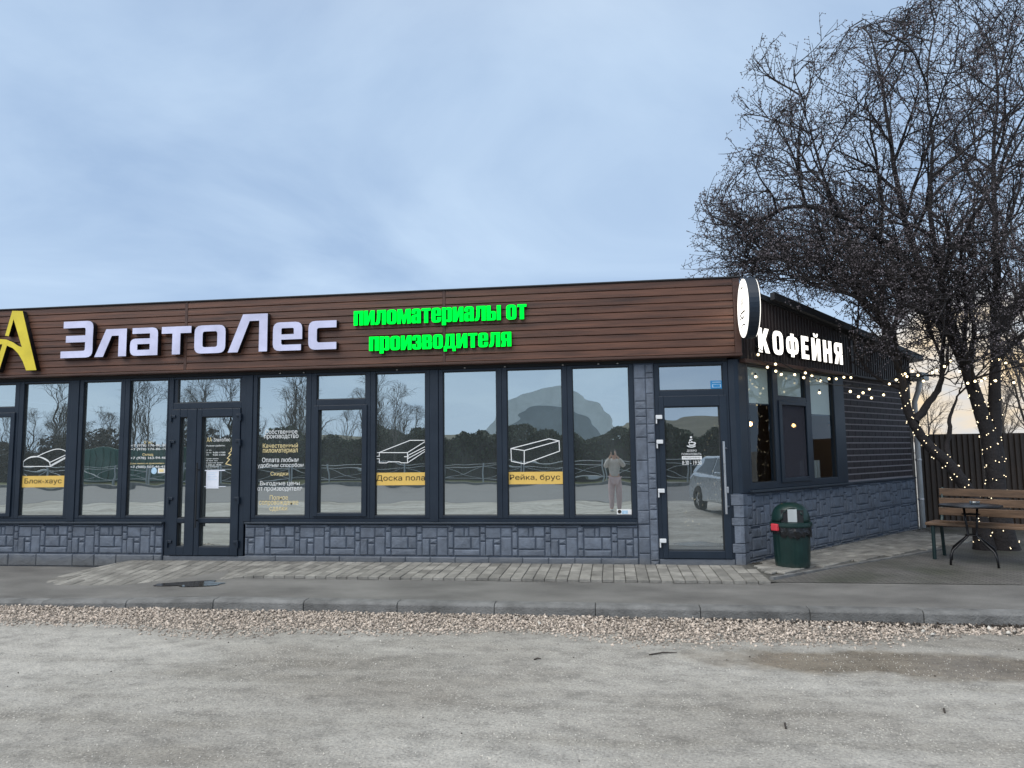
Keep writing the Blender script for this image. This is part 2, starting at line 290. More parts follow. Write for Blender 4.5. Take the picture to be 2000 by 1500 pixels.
# ------------------------------------------------------------------ ground materials
def ground_mat():
    m, t, o = newmat('compacted_limestone'); b = nd(t, 'ShaderNodeBsdfPrincipled'); t.links.new(b.outputs[0], o.inputs[0])
    geo = nd(t, 'ShaderNodeNewGeometry')
    def noise(s, d=6, r=.6, st=(1, 1, 1)):
        mp = nd(t, 'ShaderNodeMapping'); mp.inputs['Scale'].default_value = st; t.links.new(geo.outputs['Position'], mp.inputs[0])
        n = nd(t, 'ShaderNodeTexNoise'); n.inputs['Scale'].default_value = s; n.inputs['Detail'].default_value = d; n.inputs['Roughness'].default_value = r; t.links.new(mp.outputs[0], n.inputs['Vector']); return n.outputs[0]
    def ramp(src, stops):
        r = nd(t, 'ShaderNodeValToRGB'); t.links.new(src, r.inputs[0]); e = r.color_ramp.elements
        while len(e) < len(stops): e.new(.5)
        for q, (p, c) in zip(e, stops): q.position = p; q.color = (*c, 1) if len(c) == 3 else c
        return r.outputs[0]
    big = ramp(noise(.55, 5, .6, (.45, 1, 1)), [(.30, (.235, .218, .192)), (.45, (.32, .307, .28)), (.55, (.385, .373, .345)), (.7, (.345, .333, .308))])
    fine = ramp(noise(55, 6, .7), [(.3, (.55, .55, .55)), (.5, (1, 1, 1)), (.70, (1.3, 1.3, 1.28))])
    mu = nd(t, 'ShaderNodeMixRGB', blend_type='MULTIPLY'); mu.inputs[0].default_value = 1; t.links.new(big, mu.inputs[1]); t.links.new(fine, mu.inputs[2])
    # small pale stones pressed into the surface
    vo = nd(t, 'ShaderNodeTexVoronoi'); vo.inputs['Scale'].default_value = 42; t.links.new(geo.outputs['Position'], vo.inputs['Vector'])
    sel = ramp(vo.outputs['Distance'], [(.22, (1, 1, 1)), (.34, (0, 0, 0))])
    den = ramp(noise(1.7, 4), [(.36, (0, 0, 0)), (.6, (.85, .85, .85))])
    ms = nd(t, 'ShaderNodeMixRGB', blend_type='MULTIPLY'); ms.inputs[0].default_value = 1; t.links.new(sel, ms.inputs[1]); t.links.new(den, ms.inputs[2])
    pc = ramp(vo.outputs['Color'], [(.2, (.25, .235, .21)), (.8, (.56, .54, .49))])
    mid = ramp(noise(6, 7, .72, (.8, 1, 1)), [(.32, (.66, .66, .66)), (.5, (1, 1, 1)), (.68, (1.2, 1.2, 1.19))])
    trk = ramp(noise(1.6, 6, .62, (.22, 1.5, 1)), [(.36, (.80, .79, .77)), (.52, (1, 1, 1)), (.66, (1.1, 1.1, 1.1))])
    mt_ = nd(t, 'ShaderNodeMixRGB', blend_type='MULTIPLY'); mt_.inputs[0].default_value = 1; t.links.new(mid, mt_.inputs[1]); t.links.new(trk, mt_.inputs[2]); mid = mt_.outputs[0]
    mu2 = nd(t, 'ShaderNodeMixRGB', blend_type='MULTIPLY'); mu2.inputs[0].default_value = 1; t.links.new(mu.outputs[0], mu2.inputs[1]); t.links.new(mid, mu2.inputs[2])
    mx = nd(t, 'ShaderNodeMixRGB'); t.links.new(ms.outputs[0], mx.inputs[0]); t.links.new(mu2.outputs[0], mx.inputs[1]); t.links.new(pc, mx.inputs[2])
    # damp patches: darker, smoother; the largest lies below the kerb where a puddle is drying
    mp = nd(t, 'ShaderNodeMapping'); mp.vector_type = 'POINT'; mp.inputs['Location'].default_value = (-2.1*.62, 3.52*2.6, 0); mp.inputs['Scale'].default_value = (.62, 2.6, 0); t.links.new(geo.outputs['Position'], mp.inputs[0])
    ln = nd(t, 'ShaderNodeVectorMath', operation='LENGTH'); t.links.new(mp.outputs[0], ln.inputs[0])
    ad = nd(t, 'ShaderNodeMath', operation='MULTIPLY_ADD'); t.links.new(noise(2.2, 6, .65), ad.inputs[0]); ad.inputs[1].default_value = 1.5; t.links.new(ln.outputs['Value'], ad.inputs[2])
    d1 = ramp(ad.outputs[0], [(.0, (1, 1, 1)), (.55, (1, 1, 1)), (.95, (0, 0, 0))]) if False else None
    mrp = nd(t, 'ShaderNodeMapRange'); mrp.interpolation_type = 'SMOOTHSTEP'; t.links.new(ad.outputs[0], mrp.inputs[0]); mrp.inputs[1].default_value = 1.95; mrp.inputs[2].default_value = 1.45
    d2 = ramp(noise(.42, 5, .6, (.5, 1, 1)), [(.58, (0, 0, 0)), (.70, (.6, .6, .6))])
    dm = nd(t, 'ShaderNodeMath', operation='MAXIMUM'); t.links.new(mrp.outputs[0], dm.inputs[0]); t.links.new(d2, dm.inputs[1]); damp = dm.outputs[0]
    md = nd(t, 'ShaderNodeMixRGB', blend_type='MULTIPLY'); t.links.new(damp, md.inputs[0]); t.links.new(mx.outputs[0], md.inputs[1]); md.inputs[2].default_value = (.62, .565, .50, 1)
    t.links.new(md.outputs[0], b.inputs['Base Color'])
    rr = nd(t, 'ShaderNodeMapRange'); t.links.new(damp, rr.inputs[0]); rr.inputs[3].default_value = .88; rr.inputs[4].default_value = .22; t.links.new(rr.outputs[0], b.inputs['Roughness'])
    hsum = nd(t, 'ShaderNodeMath', operation='MULTIPLY_ADD'); t.links.new(noise(28, 8, .7), hsum.inputs[0]); hsum.inputs[1].default_value = 1
    bs = nd(t, 'ShaderNodeMapRange'); t.links.new(damp, bs.inputs[0]); bs.inputs[3].default_value = .6; bs.inputs[4].default_value = .12
    t.links.new(noise(3, 4), hsum.inputs[2])
    t.links.new(bs.outputs[0], (bp := nd(t, 'ShaderNodeBump')).inputs['Strength']); bp.inputs['Distance'].default_value = .035; t.links.new(hsum.outputs[0], bp.inputs['Height']); t.links.new(bp.outputs[0], b.inputs['Normal'])
    return m
def wet_mat(name, col, rough=.04):
    m, t, o = newmat(name); b = nd(t, 'ShaderNodeBsdfPrincipled'); t.links.new(b.outputs[0], o.inputs[0])
    b.inputs['Base Color'].default_value = (*col, 1); b.inputs['Roughness'].default_value = rough; b.inputs['IOR'].default_value = 1.33; b.inputs['Specular IOR Level'].default_value = .6
    n = nd(t, 'ShaderNodeTexNoise'); n.inputs['Scale'].default_value = 14; geo = nd(t, 'ShaderNodeNewGeometry'); t.links.new(geo.outputs['Position'], n.inputs['Vector'])
    bp = nd(t, 'ShaderNodeBump'); bp.inputs['Strength'].default_value = .03; bp.inputs['Distance'].default_value = .01; t.links.new(n.outputs[0], bp.inputs['Height']); t.links.new(bp.outputs[0], b.inputs['Normal'])
    return m
def yard_mat():
    m, t, o = newmat('yard_block_paving'); b = nd(t, 'ShaderNodeBsdfPrincipled'); t.links.new(b.outputs[0], o.inputs[0])
    geo = nd(t, 'ShaderNodeNewGeometry'); mp = nd(t, 'ShaderNodeMapping'); mp.inputs['Rotation'].default_value = (0, 0, R(45)); t.links.new(geo.outputs['Position'], mp.inputs[0])
    bk = nd(t, 'ShaderNodeTexBrick'); bk.inputs['Scale'].default_value = 5; bk.inputs['Mortar Size'].default_value = .03; bk.inputs['Color1'].default_value = (.10, .098, .096, 1); bk.inputs['Color2'].default_value = (.145, .142, .136, 1); bk.inputs['Mortar'].default_value = (.05, .05, .048, 1)
    t.links.new(mp.outputs[0], bk.inputs['Vector'])
    n = nd(t, 'ShaderNodeTexNoise'); n.inputs['Scale'].default_value = 1.3; n.inputs['Detail'].default_value = 6; t.links.new(geo.outputs['Position'], n.inputs['Vector'])
    r = nd(t, 'ShaderNodeValToRGB'); t.links.new(n.outputs[0], r.inputs[0]); r.color_ramp.elements[0].position = .35; r.color_ramp.elements[0].color = (.62, .66, .55, 1); r.color_ramp.elements[1].position = .6; r.color_ramp.elements[1].color = (1.1, 1.08, 1.05, 1)
    mu = nd(t, 'ShaderNodeMixRGB', blend_type='MULTIPLY'); mu.inputs[0].default_value = 1; t.links.new(bk.outputs[0], mu.inputs[1]); t.links.new(r.outputs[0], mu.inputs[2]); t.links.new(mu.outputs[0], b.inputs['Base Color']); b.inputs['Roughness'].default_value = .6
    bp = nd(t, 'ShaderNodeBump'); bp.inputs['Strength'].default_value = .6; bp.inputs['Distance'].default_value = .01; bp.invert = True; t.links.new(bk.outputs['Fac'], bp.inputs['Height']); t.links.new(bp.outputs[0], b.inputs['Normal'])
    return m
M['ground'] = ground_mat(); M['puddle'] = wet_mat('puddle_water', (.05, .048, .045)); M['wet'] = wet_mat('shallow_puddle', (.15, .135, .115), .10); M['yard'] = yard_mat()

# ------------------------------------------------------------------ ground
GZ = -.20
g = MB(); g.add([(-600, -600, GZ), (600, -600, GZ), (600, 600, GZ), (-600, 600, GZ)], [(0, 1, 2, 3)])
tag(g.build('ground', M['ground'], at=(0, 0, GZ)), kind='structure')
def sstep(a, b, x):
    t = np.clip((x-a)/(b-a), 0, 1); return t*t*(3-2*t)
def z_walk(X, Y):                       # asphalt sidewalk
    left = sstep(-4.2, -6.2, X)
    zr = -.028-.035*np.clip((-Y-1.1)/1.05, -.5, 1.2)
    return zr*(1-left)+(-.105-.01*np.clip(-Y/2.2, 0, 1))*left
def z_pav(X, Y):                        # block paving by the facade, with the ramp to the shop door
    zr = -.012*np.clip(-Y, 0, 1.2)
    ramp = -.118*np.clip((-Y-.05)/1.4, 0, 1)
    a = sstep(-4.3, -5.1, X); z = zr*(1-a)+ramp*a
    wv = np.clip((-6.75-X)/.65, 0, 1); return z*(1-wv)+(-.125)*wv
xs = np.linspace(-14, 12, 131); ys = np.array([-2.14, -1.9, -1.6, -1.3, -1.1, -.8, -.4, .15])
V = [(x, y, float(z_walk(x, y))-(.022 if (1.7 > x > -4.9 and y > -1.12) or (x > 1.69 and y > -1.05) else 0)) for y in ys for x in xs]
nx = len(xs); Fq = [(j*nx+i, j*nx+i+1, (j+1)*nx+i+1, (j+1)*nx+i) for j in range(len(ys)-1) for i in range(nx-1)]
tag(np_mesh('sidewalk', V, Fq, M['asphalt']), kind='structure')
# paved yard beside the cafe
yd = MB(); yd.add([(1.55, -1.09, -.0235), (12, -1.09, -.0235), (12, 4.6, -.006), (5.2, 4.6, 0), (1.5, .35, 0), (1.5, -.1, 0)], [(0, 1, 2, 3, 4, 5)])
tag(yd.build('yard_paving', M['yard'], at=(5, 1, 0)), kind='structure')
# edging strip crossing the yard
p0, p1 = np.array([1.75, -1.0]), np.array([4.6, 1.5])
dd = (p1-p0)/np.linalg.norm(p1-p0); nn = np.array([-dd[1], dd[0]])
ed = tag(bpy.data.objects.new('edging', None), kind='structure'); link(ed, None, (3.2, .2, 0))
for i in range(7):
    a = p0+dd*(i*.55); b_ = p0+dd*(i*.55+.535)
    q = [a, b_, b_+nn*.05, a+nn*.05]
    MB().prism([tuple(p) for p in q], lambda x, y: (x, y, .012), lambda x, y: (x, y, -.03)).build('edging_block', M['kerb'], ed, recalc=True)
# kerb
kerb = tag(bpy.data.objects.new('kerb', None), kind='structure'); link(kerb, None, (0, -2.2, GZ))
kx = -13.2; kst = []
while kx < 11:
    za_, zb_k = float(z_walk(kx, -2.15))+.004, float(z_walk(kx+1, -2.15))+.004; jit = rs.uniform(-.006, .006)
    prof = [(-2.135, None), (-2.135, 0.), (-2.262, -.004), (-2.285, -.028), (-2.29, None)]
    m = MB().prism(prof, lambda y, z: (kx+.002, y+jit, GZ-.04 if z is None else za_+z), lambda y, z: (kx+.997, y+jit, GZ-.04 if z is None else zb_k+z))
    m.build('kerbstone', M['kerb'], kerb, recalc=True, bevel=.008); kx += 1.0
# pavers
pav = tag(bpy.data.objects.new('block_paving', None), kind='structure'); link(pav, None, (-2, -.6, 0))
def paver(xa, xb, ya, yb):
    g_ = .004; xa += g_; xb -= g_; ya += g_; yb -= g_; c = .006
    dz = rs.uniform(-.003, .003)
    def zt(x, y): return float(z_pav(x, y))+dz
    m = MB(); top = [(xa+c, ya+c), (xb-c, ya+c), (xb-c, yb-c), (xa+c, yb-c)]; mid = [(xa, ya), (xb, ya), (xb, yb), (xa, yb)]
    vs = [(x, y, zt(x, y)) for x, y in top]+[(x, y, zt(x, y)-.005) for x, y in mid]+[(x, y, zt(x, y)-.035) for x, y in mid]
    fs = [(0, 1, 2, 3)]+[(4+i, 4+(i+1) % 4, (i+1) % 4, i) for i in range(4)]+[(8+i, 8+(i+1) % 4, 4+(i+1) % 4, 4+i) for i in range(4)]
    m.add(vs, fs).build('paver', M['paver'], pav)
PW, PL = .132, .26
for i in range(int((1.72+4.9)/PW)):
    for j in range(4): paver(-4.9+i*PW, -4.9+(i+1)*PW, -.07-(j+1)*PL, -.07-j*PL)
for i in range(19):
    for j in range(5):
        if i > 15 and j > 4-(i-15)*.0: continue
        xb = -4.9-i*PW; paver(xb-PW, xb, -.07-(j+1)*PL, -.07-j*PL)
# joint bed under the pavers
xs2 = np.linspace(-7.45, 1.72, 93); ys2 = np.linspace(-1.40, 0.0, 9)
V = [(x, y, min(float(z_pav(x, y))-.012, 9)) for y in ys2 for x in xs2]; nx2 = len(xs2)
Fq = [(j*nx2+i, j*nx2+i+1, (j+1)*nx2+i+1, (j+1)*nx2+i) for j in range(len(ys2)-1) for i in range(nx2-1) if xs2[i] < -4.95 or ys2[j] > -1.2]
tag(np_mesh('paving_bed', V, Fq, mat('joint_sand', (.05, .048, .044), .9, 0, .2, 20, .2, 60)), kind='structure')
yp = tag(bpy.data.objects.new('corner_paving', None), kind='structure'); link(yp, None, (3, .8, 0))
ypm = {}
for r_ in range(13):
    off = .07+r_*.105; s0 = .0 if r_ % 2 else -.1
    c_ = 0
    while True:
        s_a = s0+c_*.21-.3; c_ += 1
        if s_a > 4.9: break
        ctr = np.array(SP(s_a+.105, off+.052, 0)[:2])
        if ctr[1] < -1.02 or ctr[0] < 1.80 or (ctr-p0)@nn < .14 or off > .055+.98*.85*1.5: continue
        k_ = rs.randint(4)
        if k_ not in ypm:
            c = .005; a_, b__ = .102, .0495; f = [(-a_+c, -b__+c, 0), (a_-c, -b__+c, 0), (a_-c, b__-c, 0), (-a_+c, b__-c, 0)]; q = [(-a_, -b__, -.005), (a_, -b__, -.005), (a_, b__, -.005), (-a_, b__, -.005)]; kk = [(x, y, -.02) for x, y, z in q]
            ypm[k_] = MB().add([(x+rs.uniform(-.001, .001), y, z+rs.uniform(-.0015, .0015)) for x, y, z in f]+q+kk, [(0, 1, 2, 3)]+[(4+i, 4+(i+1) % 4, (i+1) % 4, i) for i in range(4)]+[(8+i, 8+(i+1) % 4, 4+(i+1) % 4, 4+i) for i in range(4)]).mesh('paver', M['paver'])
        o = bpy.data.objects.new('paver', ypm[k_]); link(o, yp, (ctr[0], ctr[1], .014+rs.uniform(-.002, .002))); o.rotation_euler.z = math.atan2(SD[1], SD[0])
# puddles: irregular thin sheets of water
def puddle(name, cx, cy, rx, ry, z, m, seed, label, zf=None):
    r_ = np.random.RandomState(seed); ph = r_.uniform(0, 6.28, 6); n = 60; vs = [(cx, cy, zf(cx, cy) if zf else z)]
    for i in range(n):
        a = 2*math.pi*i/n; k = 1+.22*math.sin(2*a+ph[0])+.16*math.sin(3*a+ph[1])+.10*math.sin(5*a+ph[2])+.05*math.sin(9*a+ph[3])
        x, y = cx+rx*k*math.cos(a), cy+ry*k*math.sin(a); vs.append((x, y, zf(x, y) if zf else z))
    m_ = MB().add(vs, [(0, i+1, (i+1) % n+1) for i in range(n)]); o = m_.build(name, m, at=(cx, cy, vs[0][2])); tag(o, kind='structure'); return o
puddle('puddle', -4.98, -1.46, .46, .15, 0, M['puddle'], 3, '', lambda x, y: max(float(z_walk(x, y)), float(z_pav(x, y)) if y > -1.38 else -9)+.008)

# ------------------------------------------------------------------ loose stone
OCT = np.array([(1, 0, 0), (-1, 0, 0), (0, 1, 0), (0, -1, 0), (0, 0, 1), (0, 0, -1)], float)
OCF = np.array([(0, 2, 4), (2, 1, 4), (1, 3, 4), (3, 0, 4), (2, 0, 5), (1, 2, 5), (3, 1, 5), (0, 3, 5)])
def stones(name, P, size, m, parent=None, flat=.7, kind='stuff', seed=1):
    r_ = np.random.RandomState(seed); n = len(P); sc = size[:, None, None]*r_.uniform(.6, 1.3, (n, 1, 3)); sc[:, :, 2] *= flat
    Vv = OCT[None]*sc*r_.uniform(.72, 1.15, (n, 6, 1))
    q = r_.normal(size=(n, 4)); q[:, 1:3] *= .35; q /= np.linalg.norm(q, axis=1)[:, None]; w_, x, y, z = q.T
    Rm = np.stack([1-2*(y*y+z*z), 2*(x*y-z*w_), 2*(x*z+y*w_), 2*(x*y+z*w_), 1-2*(x*x+z*z), 2*(y*z-x*w_), 2*(x*z-y*w_), 2*(y*z+x*w_), 1-2*(x*x+y*y)], 1).reshape(n, 3, 3)
    Vv = np.einsum('nij,nkj->nki', Rm, Vv)+P[:, None, :]
    Fv = (OCF[None]+np.arange(n)[:, None, None]*6).reshape(-1, 3)
    o = np_mesh(name, Vv.reshape(-1, 3), Fv, m, parent); tag(o, kind=kind); return o
n = 46000
X = rs.uniform(-11, 7, n); u = rs.beta(1.1, 1.6, n)
edge = .70+.14*np.sin(X*1.3)+.08*np.sin(X*3.1+1)-.25*sstep(.6, 3.2, X)
Y = -2.295-u*edge*(1+.25*rs.uniform(-1, 1, n)); keep = rs.uniform(0, 1, n) < (1-.62*sstep(.8, 3.4, X))
hgt = .045*np.clip(1-u*1.2, 0, 1)*(1-.6*sstep(1, 4, X))
P = np.stack([X, Y, GZ+.004+hgt*rs.uniform(.2, 1, n)], 1)[keep]
o = stones('gravel', P, .006+.022*rs.beta(1.3, 3.2, len(P)), M['gravel'], seed=2); tag(o, 'pale limestone gravel heaped along the kerb', 'gravel')
n = 60000
Y = -2.9-6.2*rs.beta(1.4, 1.1, n); X = rs.uniform(-7, 4.6, n)
cl = np.sin(X*2.1+1.3*np.sin(Y*1.7))*np.sin(Y*2.6+X*.6)
k = rs.uniform(-1, 1, n) < cl*.9+.1
P = np.stack([X, Y, np.full(n, GZ+.001)], 1)[k]
o = stones('pebbles', P, .0025+.012*rs.beta(1.0, 6, len(P)), M['pebble'], flat=.5, seed=3); tag(o, 'small pale pebbles strewn over the compacted parking ground', 'pebbles')
n = 70; P = np.stack([rs.uniform(-6, 4.5, n), -2.4-4.6*rs.uniform(0, 1, n)**1.6, np.full(n, GZ+.003)], 1)
o = stones('dirt_clods', P, rs.uniform(.003, .010, n), M['dirt'], seed=4); tag(o, 'dark crumbs of dirt and leaf on the parking ground', 'dirt')
n = 1500; P = np.stack([rs.uniform(-1.5, 6.5, n), -2.30-rs.exponential(.05, n), np.full(n, GZ+.012)+rs.uniform(0, .03, n)], 1); P = P[rs.uniform(0, 1, n) < .15+.85*sstep(-.5, 2.5, P[:, 0])]
o = stones('soil', P, rs.uniform(.006, .02, len(P)), M['dirt'], seed=14); tag(o, 'dark soil gathered between the kerb and the gravel', 'soil')
n = 55; P = np.stack([rs.uniform(-1, 5, n), -2.36-rs.exponential(.10, n), np.full(n, GZ+.02)], 1)
o = stones('loose_stones', P, rs.uniform(.018, .034, n), M['pebble'], seed=15); tag(o, 'larger pale stones lying along the foot of the kerb', 'stones')
n = 260; s_ = rs.uniform(0, 5.6, n); of = rs.exponential(.12, n); PP = np.array([SP(a, .05+b_, .006) for a, b_ in zip(s_, of)])
o = stones('leaf_litter', PP, rs.uniform(.006, .02, n), M['dirt'], flat=.3, seed=6); tag(o, 'dark leaf crumbs along the foot of the cafe side wall', 'litter')
for i, (px, py, l_, a) in enumerate([(1295, 1276, .24, .35), (1534, 1416, .09, 1.4), (1845, 1387, .08, 1.2), (1050, 1287, .06, .4)]):
    d = ray(px, py); t = (GZ+.008-CAMZ)/d[2]; x, y = d[0]*t, d[1]*t+CAMY
    o = MB().tube([(x-l_/2*math.cos(a), y-l_/2*math.sin(a), GZ+.006), (x, y+.01, GZ+.012), (x+l_/2*math.cos(a), y+l_/2*math.sin(a), GZ+.007)], [.006, .007, .003], 6).build('twig', M['dirt'])
    tag(o, ['long dark stick lying flat beside the gravel strip', 'short dark twig lying across open parking ground', 'small dark twig lying near the damp patch', 'tiny dark twig lying close to the gravel edge'][i], 'twig')

# ------------------------------------------------------------------ building shell
bld = empty('shop_building', (-3, 3.5, 0), 'long single storey shop and cafe building with brown plank fascia and dark glazing', 'building')
def prism_xy(name, poly, z0, z1, m, parent=bld, zf=None, bevel=0):
    mb = MB().prism(poly, lambda x, y: (x, y, z1 if zf is None else zf(x, y)), lambda x, y: (x, y, z0 if zf is None else zf(x, y)-(z1-z0)))
    return mb.build(name, m, parent, recalc=True, bevel=bevel)
Cc = SC+SD*5.62
foot = [(-12.5, .12), (1.58, .12), (Cc[0]-.08, Cc[1]-.02), (1.6, 7.6), (-12.5, 7.6)]
prism_xy('floor_slab', foot, -.15, .035, M['interior'])
prism_xy('ceiling', [(p[0], p[1]) for p in foot], 2.66, 2.72, M['interior'])
roofp = [(-12.6, -.10), (1.70, -.10), tuple(SC+SD*5.75+SN*.22), (1.7, 7.9), (-12.6, 7.9)]
rz = lambda x, y: 3.545-.118*max(y, 0)
prism_xy('roof', roofp, 0, .07, M['roof'], zf=rz)
# back and left walls, partition
for nm, a, b_ in (('back_wall', (1.6, 7.6), (-12.5, 7.6)), ('back_wall', tuple(Cc), (1.6, 7.6)), ('end_wall', (-12.5, 7.6), (-12.5, .05)), ('partition_wall', (.30, .16), (.30, 7.5))):
    a = np.array(a); b_ = np.array(b_); d = (b_-a)/np.linalg.norm(b_-a); q = np.array([-d[1], d[0]])*.06
    prism_xy(nm, [tuple(a-q), tuple(b_-q), tuple(b_+q), tuple(a+q)], -.1, 2.64, M['interior'])
# facade lintel and plinth core behind the cladding
MB().box(-12.5, 1.60, .07, .20, 2.56, 3.42).build('lintel_wall', M['backing'], bld)

# ---- plinth stones
TILE = [(0, 0, 235, 20), (240, 0, 505, 8), (0, 24, 118, 105), (122, 24, 203, 92), (0, 111, 60, 240), (64, 111, 116, 146), (64, 152, 116, 240), (121, 97, 203, 240),
        (208, 12, 250, 52), (208, 57, 250, 182), (208, 187, 250, 240), (255, 25, 335, 92), (339, 25, 370, 92), (375, 12, 458, 92), (255, 97, 388, 186), (393, 97, 458, 186), (255, 191, 458, 240),
        (463, 12, 505, 64), (463, 69, 505, 126), (463, 131, 505, 240)]
TW, TH = .86, .405
def stone_mesh(w_, h_, seed):
    r_ = np.random.RandomState(seed); b = min(.012, w_*.22, h_*.22); d = .009+r_.uniform(0, .010); m = MB()
    j = lambda: r_.uniform(-.003, .003)
    f = [(-w_/2+b+j(), -d+j()*.8, -h_/2+b+j()), (w_/2-b+j(), -d+j()*.8, -h_/2+b+j()), (w_/2-b+j(), -d+j()*.8, h_/2-b+j()), (-w_/2+b+j(), -d+j()*.8, h_/2-b+j())]
    bk = [(-w_/2, 0, -h_/2), (w_/2, 0, -h_/2), (w_/2, 0, h_/2), (-w_/2, 0, h_/2)]
    md = [(x*(1-.004), -d*.55, z) for x, y, z in bk]; md = [(x+(b*.3 if x < 0 else -b*.3), y, z+(b*.3 if z < 0 else -b*.3)) for x, y, z in md]
    c = (j(), -d-.004+j(), j())
    m.add(f+md+bk+[c], [(0, 1, 12), (1, 2, 12), (2, 3, 12), (3, 0, 12)]+[(4+i, 4+(i+1) % 4, (i+1) % 4, i) for i in range(4)]+[(8+i, 8+(i+1) % 4, 4+(i+1) % 4, 4+i) for i in range(4)])
    return m
cache = {}
def put_stone(parent, fn, x0, x1, z0, z1, rot, key, sink=None):
    w_, h_ = x1-x0-.002, z1-z0-.002
    if w_ < .012 or h_ < .01: return
    kk = (key, round(w_, 3), round(h_, 3))
    if kk not in cache: cache[kk] = (stone_mesh(w_, h_, (hash(kk) if False else int(w_*7919+h_*104729) % 9973)), None)
    mbx = cache[kk][0]; c = fn((x0+x1)/2, (z0+z1)/2)
    if sink is not None:
        ca, sa = math.cos(rot), math.sin(rot); sink.add([(c[0]+x*ca-y*sa, c[1]+x*sa+y*ca, c[2]+z) for x, y, z in mbx.v], mbx.f); return
    if cache[kk][1] is None: cache[kk] = (mbx, mbx.mesh('stone', M['stone']))
    o = bpy.data.objects.new('stone', cache[kk][1]); link(o, parent, c); o.rotation_euler.z = rot
def tiled(parent, fn, x0, x1, ztop, zbot, rot, shift=0, sink=None, sink_from=1e9):
    rows = [(ztop, ztop-TH)]
    while rows[-1][1] > zbot+.001: rows.append((rows[-1][1]-.003, rows[-1][1]-.003-TH))
    for ri, (zt, zb) in enumerate(rows):
        k = math.floor((x0-shift-ri*.31)/TW)
        while k*TW+shift+ri*.31 < x1:
            bx = k*TW+shift+ri*.31
            for (a, b_, c, d) in TILE:
                xa, xb = bx+a/505*TW, bx+c/505*TW; za, zb_ = zt-d/240*TH, zt-b_/240*TH
                xa, xb = max(xa, x0), min(xb, x1); za = max(za, zbot)
                if xb-xa > .02 and zb_-za > .012: put_stone(parent, fn, xa, xb, za, zb_, rot, 's', sink if (sink is not None and (xa+xb)/2 > sink_from) else None)
            k += 1
PF = -.045
fronts = [(-12.4, -6.30, -.16), (-5.06, .30, -.05)]
for (a, b_, zb) in fronts:
    pl = MB().box(a, b_, PF, .16, zb, .50).build('plinth_wall', M['grout'], bld)
    lo = max(a, -9.5)
    tiled(pl, lambda x, z: (x, PF, z), lo, b_, .49, .075 if zb > -.1 else .075, 0, shift=-3.40)
    # lowest course: long flat blocks against the paving
    x = lo
    while x < b_-.05:
        x2 = min(b_, x+random.choice((.34, .45, .58))); put_stone(pl, lambda x_, z: (x_, PF, z), x, x2, zb+.02 if zb > -.1 else -.10, .07, 0, 'c'); x = x2
# stone pier between the glazing and the cafe door
pier = MB().box(.304, .562, PF+.006, .16, -.05, 2.58).build('stone_pier', M['grout'], bld)
z = .50
pr = random.Random(4)
zl = .50
while zl < 2.56:
    h_ = pr.choice((.10, .17, .24, .30)); z2 = min(2.57, zl+h_); put_stone(pier, lambda x, z: (x, PF+.006, z), .31, .455, zl, z2, 0, 'p'); zl = z2
zr_ = -.03
while zr_ < 2.56:
    h_ = pr.choice((.07, .12, .20, .26)); z2 = min(2.57, zr_+h_); put_stone(pier, lambda x, z: (x, PF+.006, z), .458, .558, zr_, z2, 0, 'p'); zr_ = z2
zl = -.03
while zl < .49:
    h_ = pr.choice((.12, .2, .16)); z2 = min(.5, zl+h_); put_stone(pier, lambda x, z: (x, PF+.006, z), .31, .455, zl, z2, 0, 'p'); zl = z2
# threshold under the doors
MB().box(.565, 1.50, -.03, .14, -.05, .062).build('threshold', M['stone'], bld, bevel=.01)
MB().box(-6.30, -5.06, -.03, .14, -.08, .055).build('threshold', M['stone'], bld, bevel=.01)
# ---- side wall: plinth, bricks
def sbox(s0, s1, o0, o1, z0, z1):
    return MB().box(s0, s1, o0, o1, z0, z1, lambda s, o_, z: SP(s, o_, z))
rot_side = math.atan2(SD[1], SD[0])
spl = sbox(.0, 5.62, -.16, .0, -.06, .885).build('side_plinth', M['grout'], bld, recalc=True)
MB().prism([(1.502, .1), (1.502, -.045), (1.60, -.045), tuple(SC+SN*.02+SD*.03), tuple(SC-SN*.1+SD*.06)], lambda x, y: (x, y, .885), lambda x, y: (x, y, -.06)).build('corner_plinth', M['grout'], bld, recalc=True)
rest = MB()
tiled(spl, lambda s, z: SP(s, 0, z), .10, 5.60, .872, -.02, rot_side, shift=.3, sink=rest, sink_from=1.25)
o = rest.build('stone_facing', M['stone'], spl); tag(o, kind='stuff')
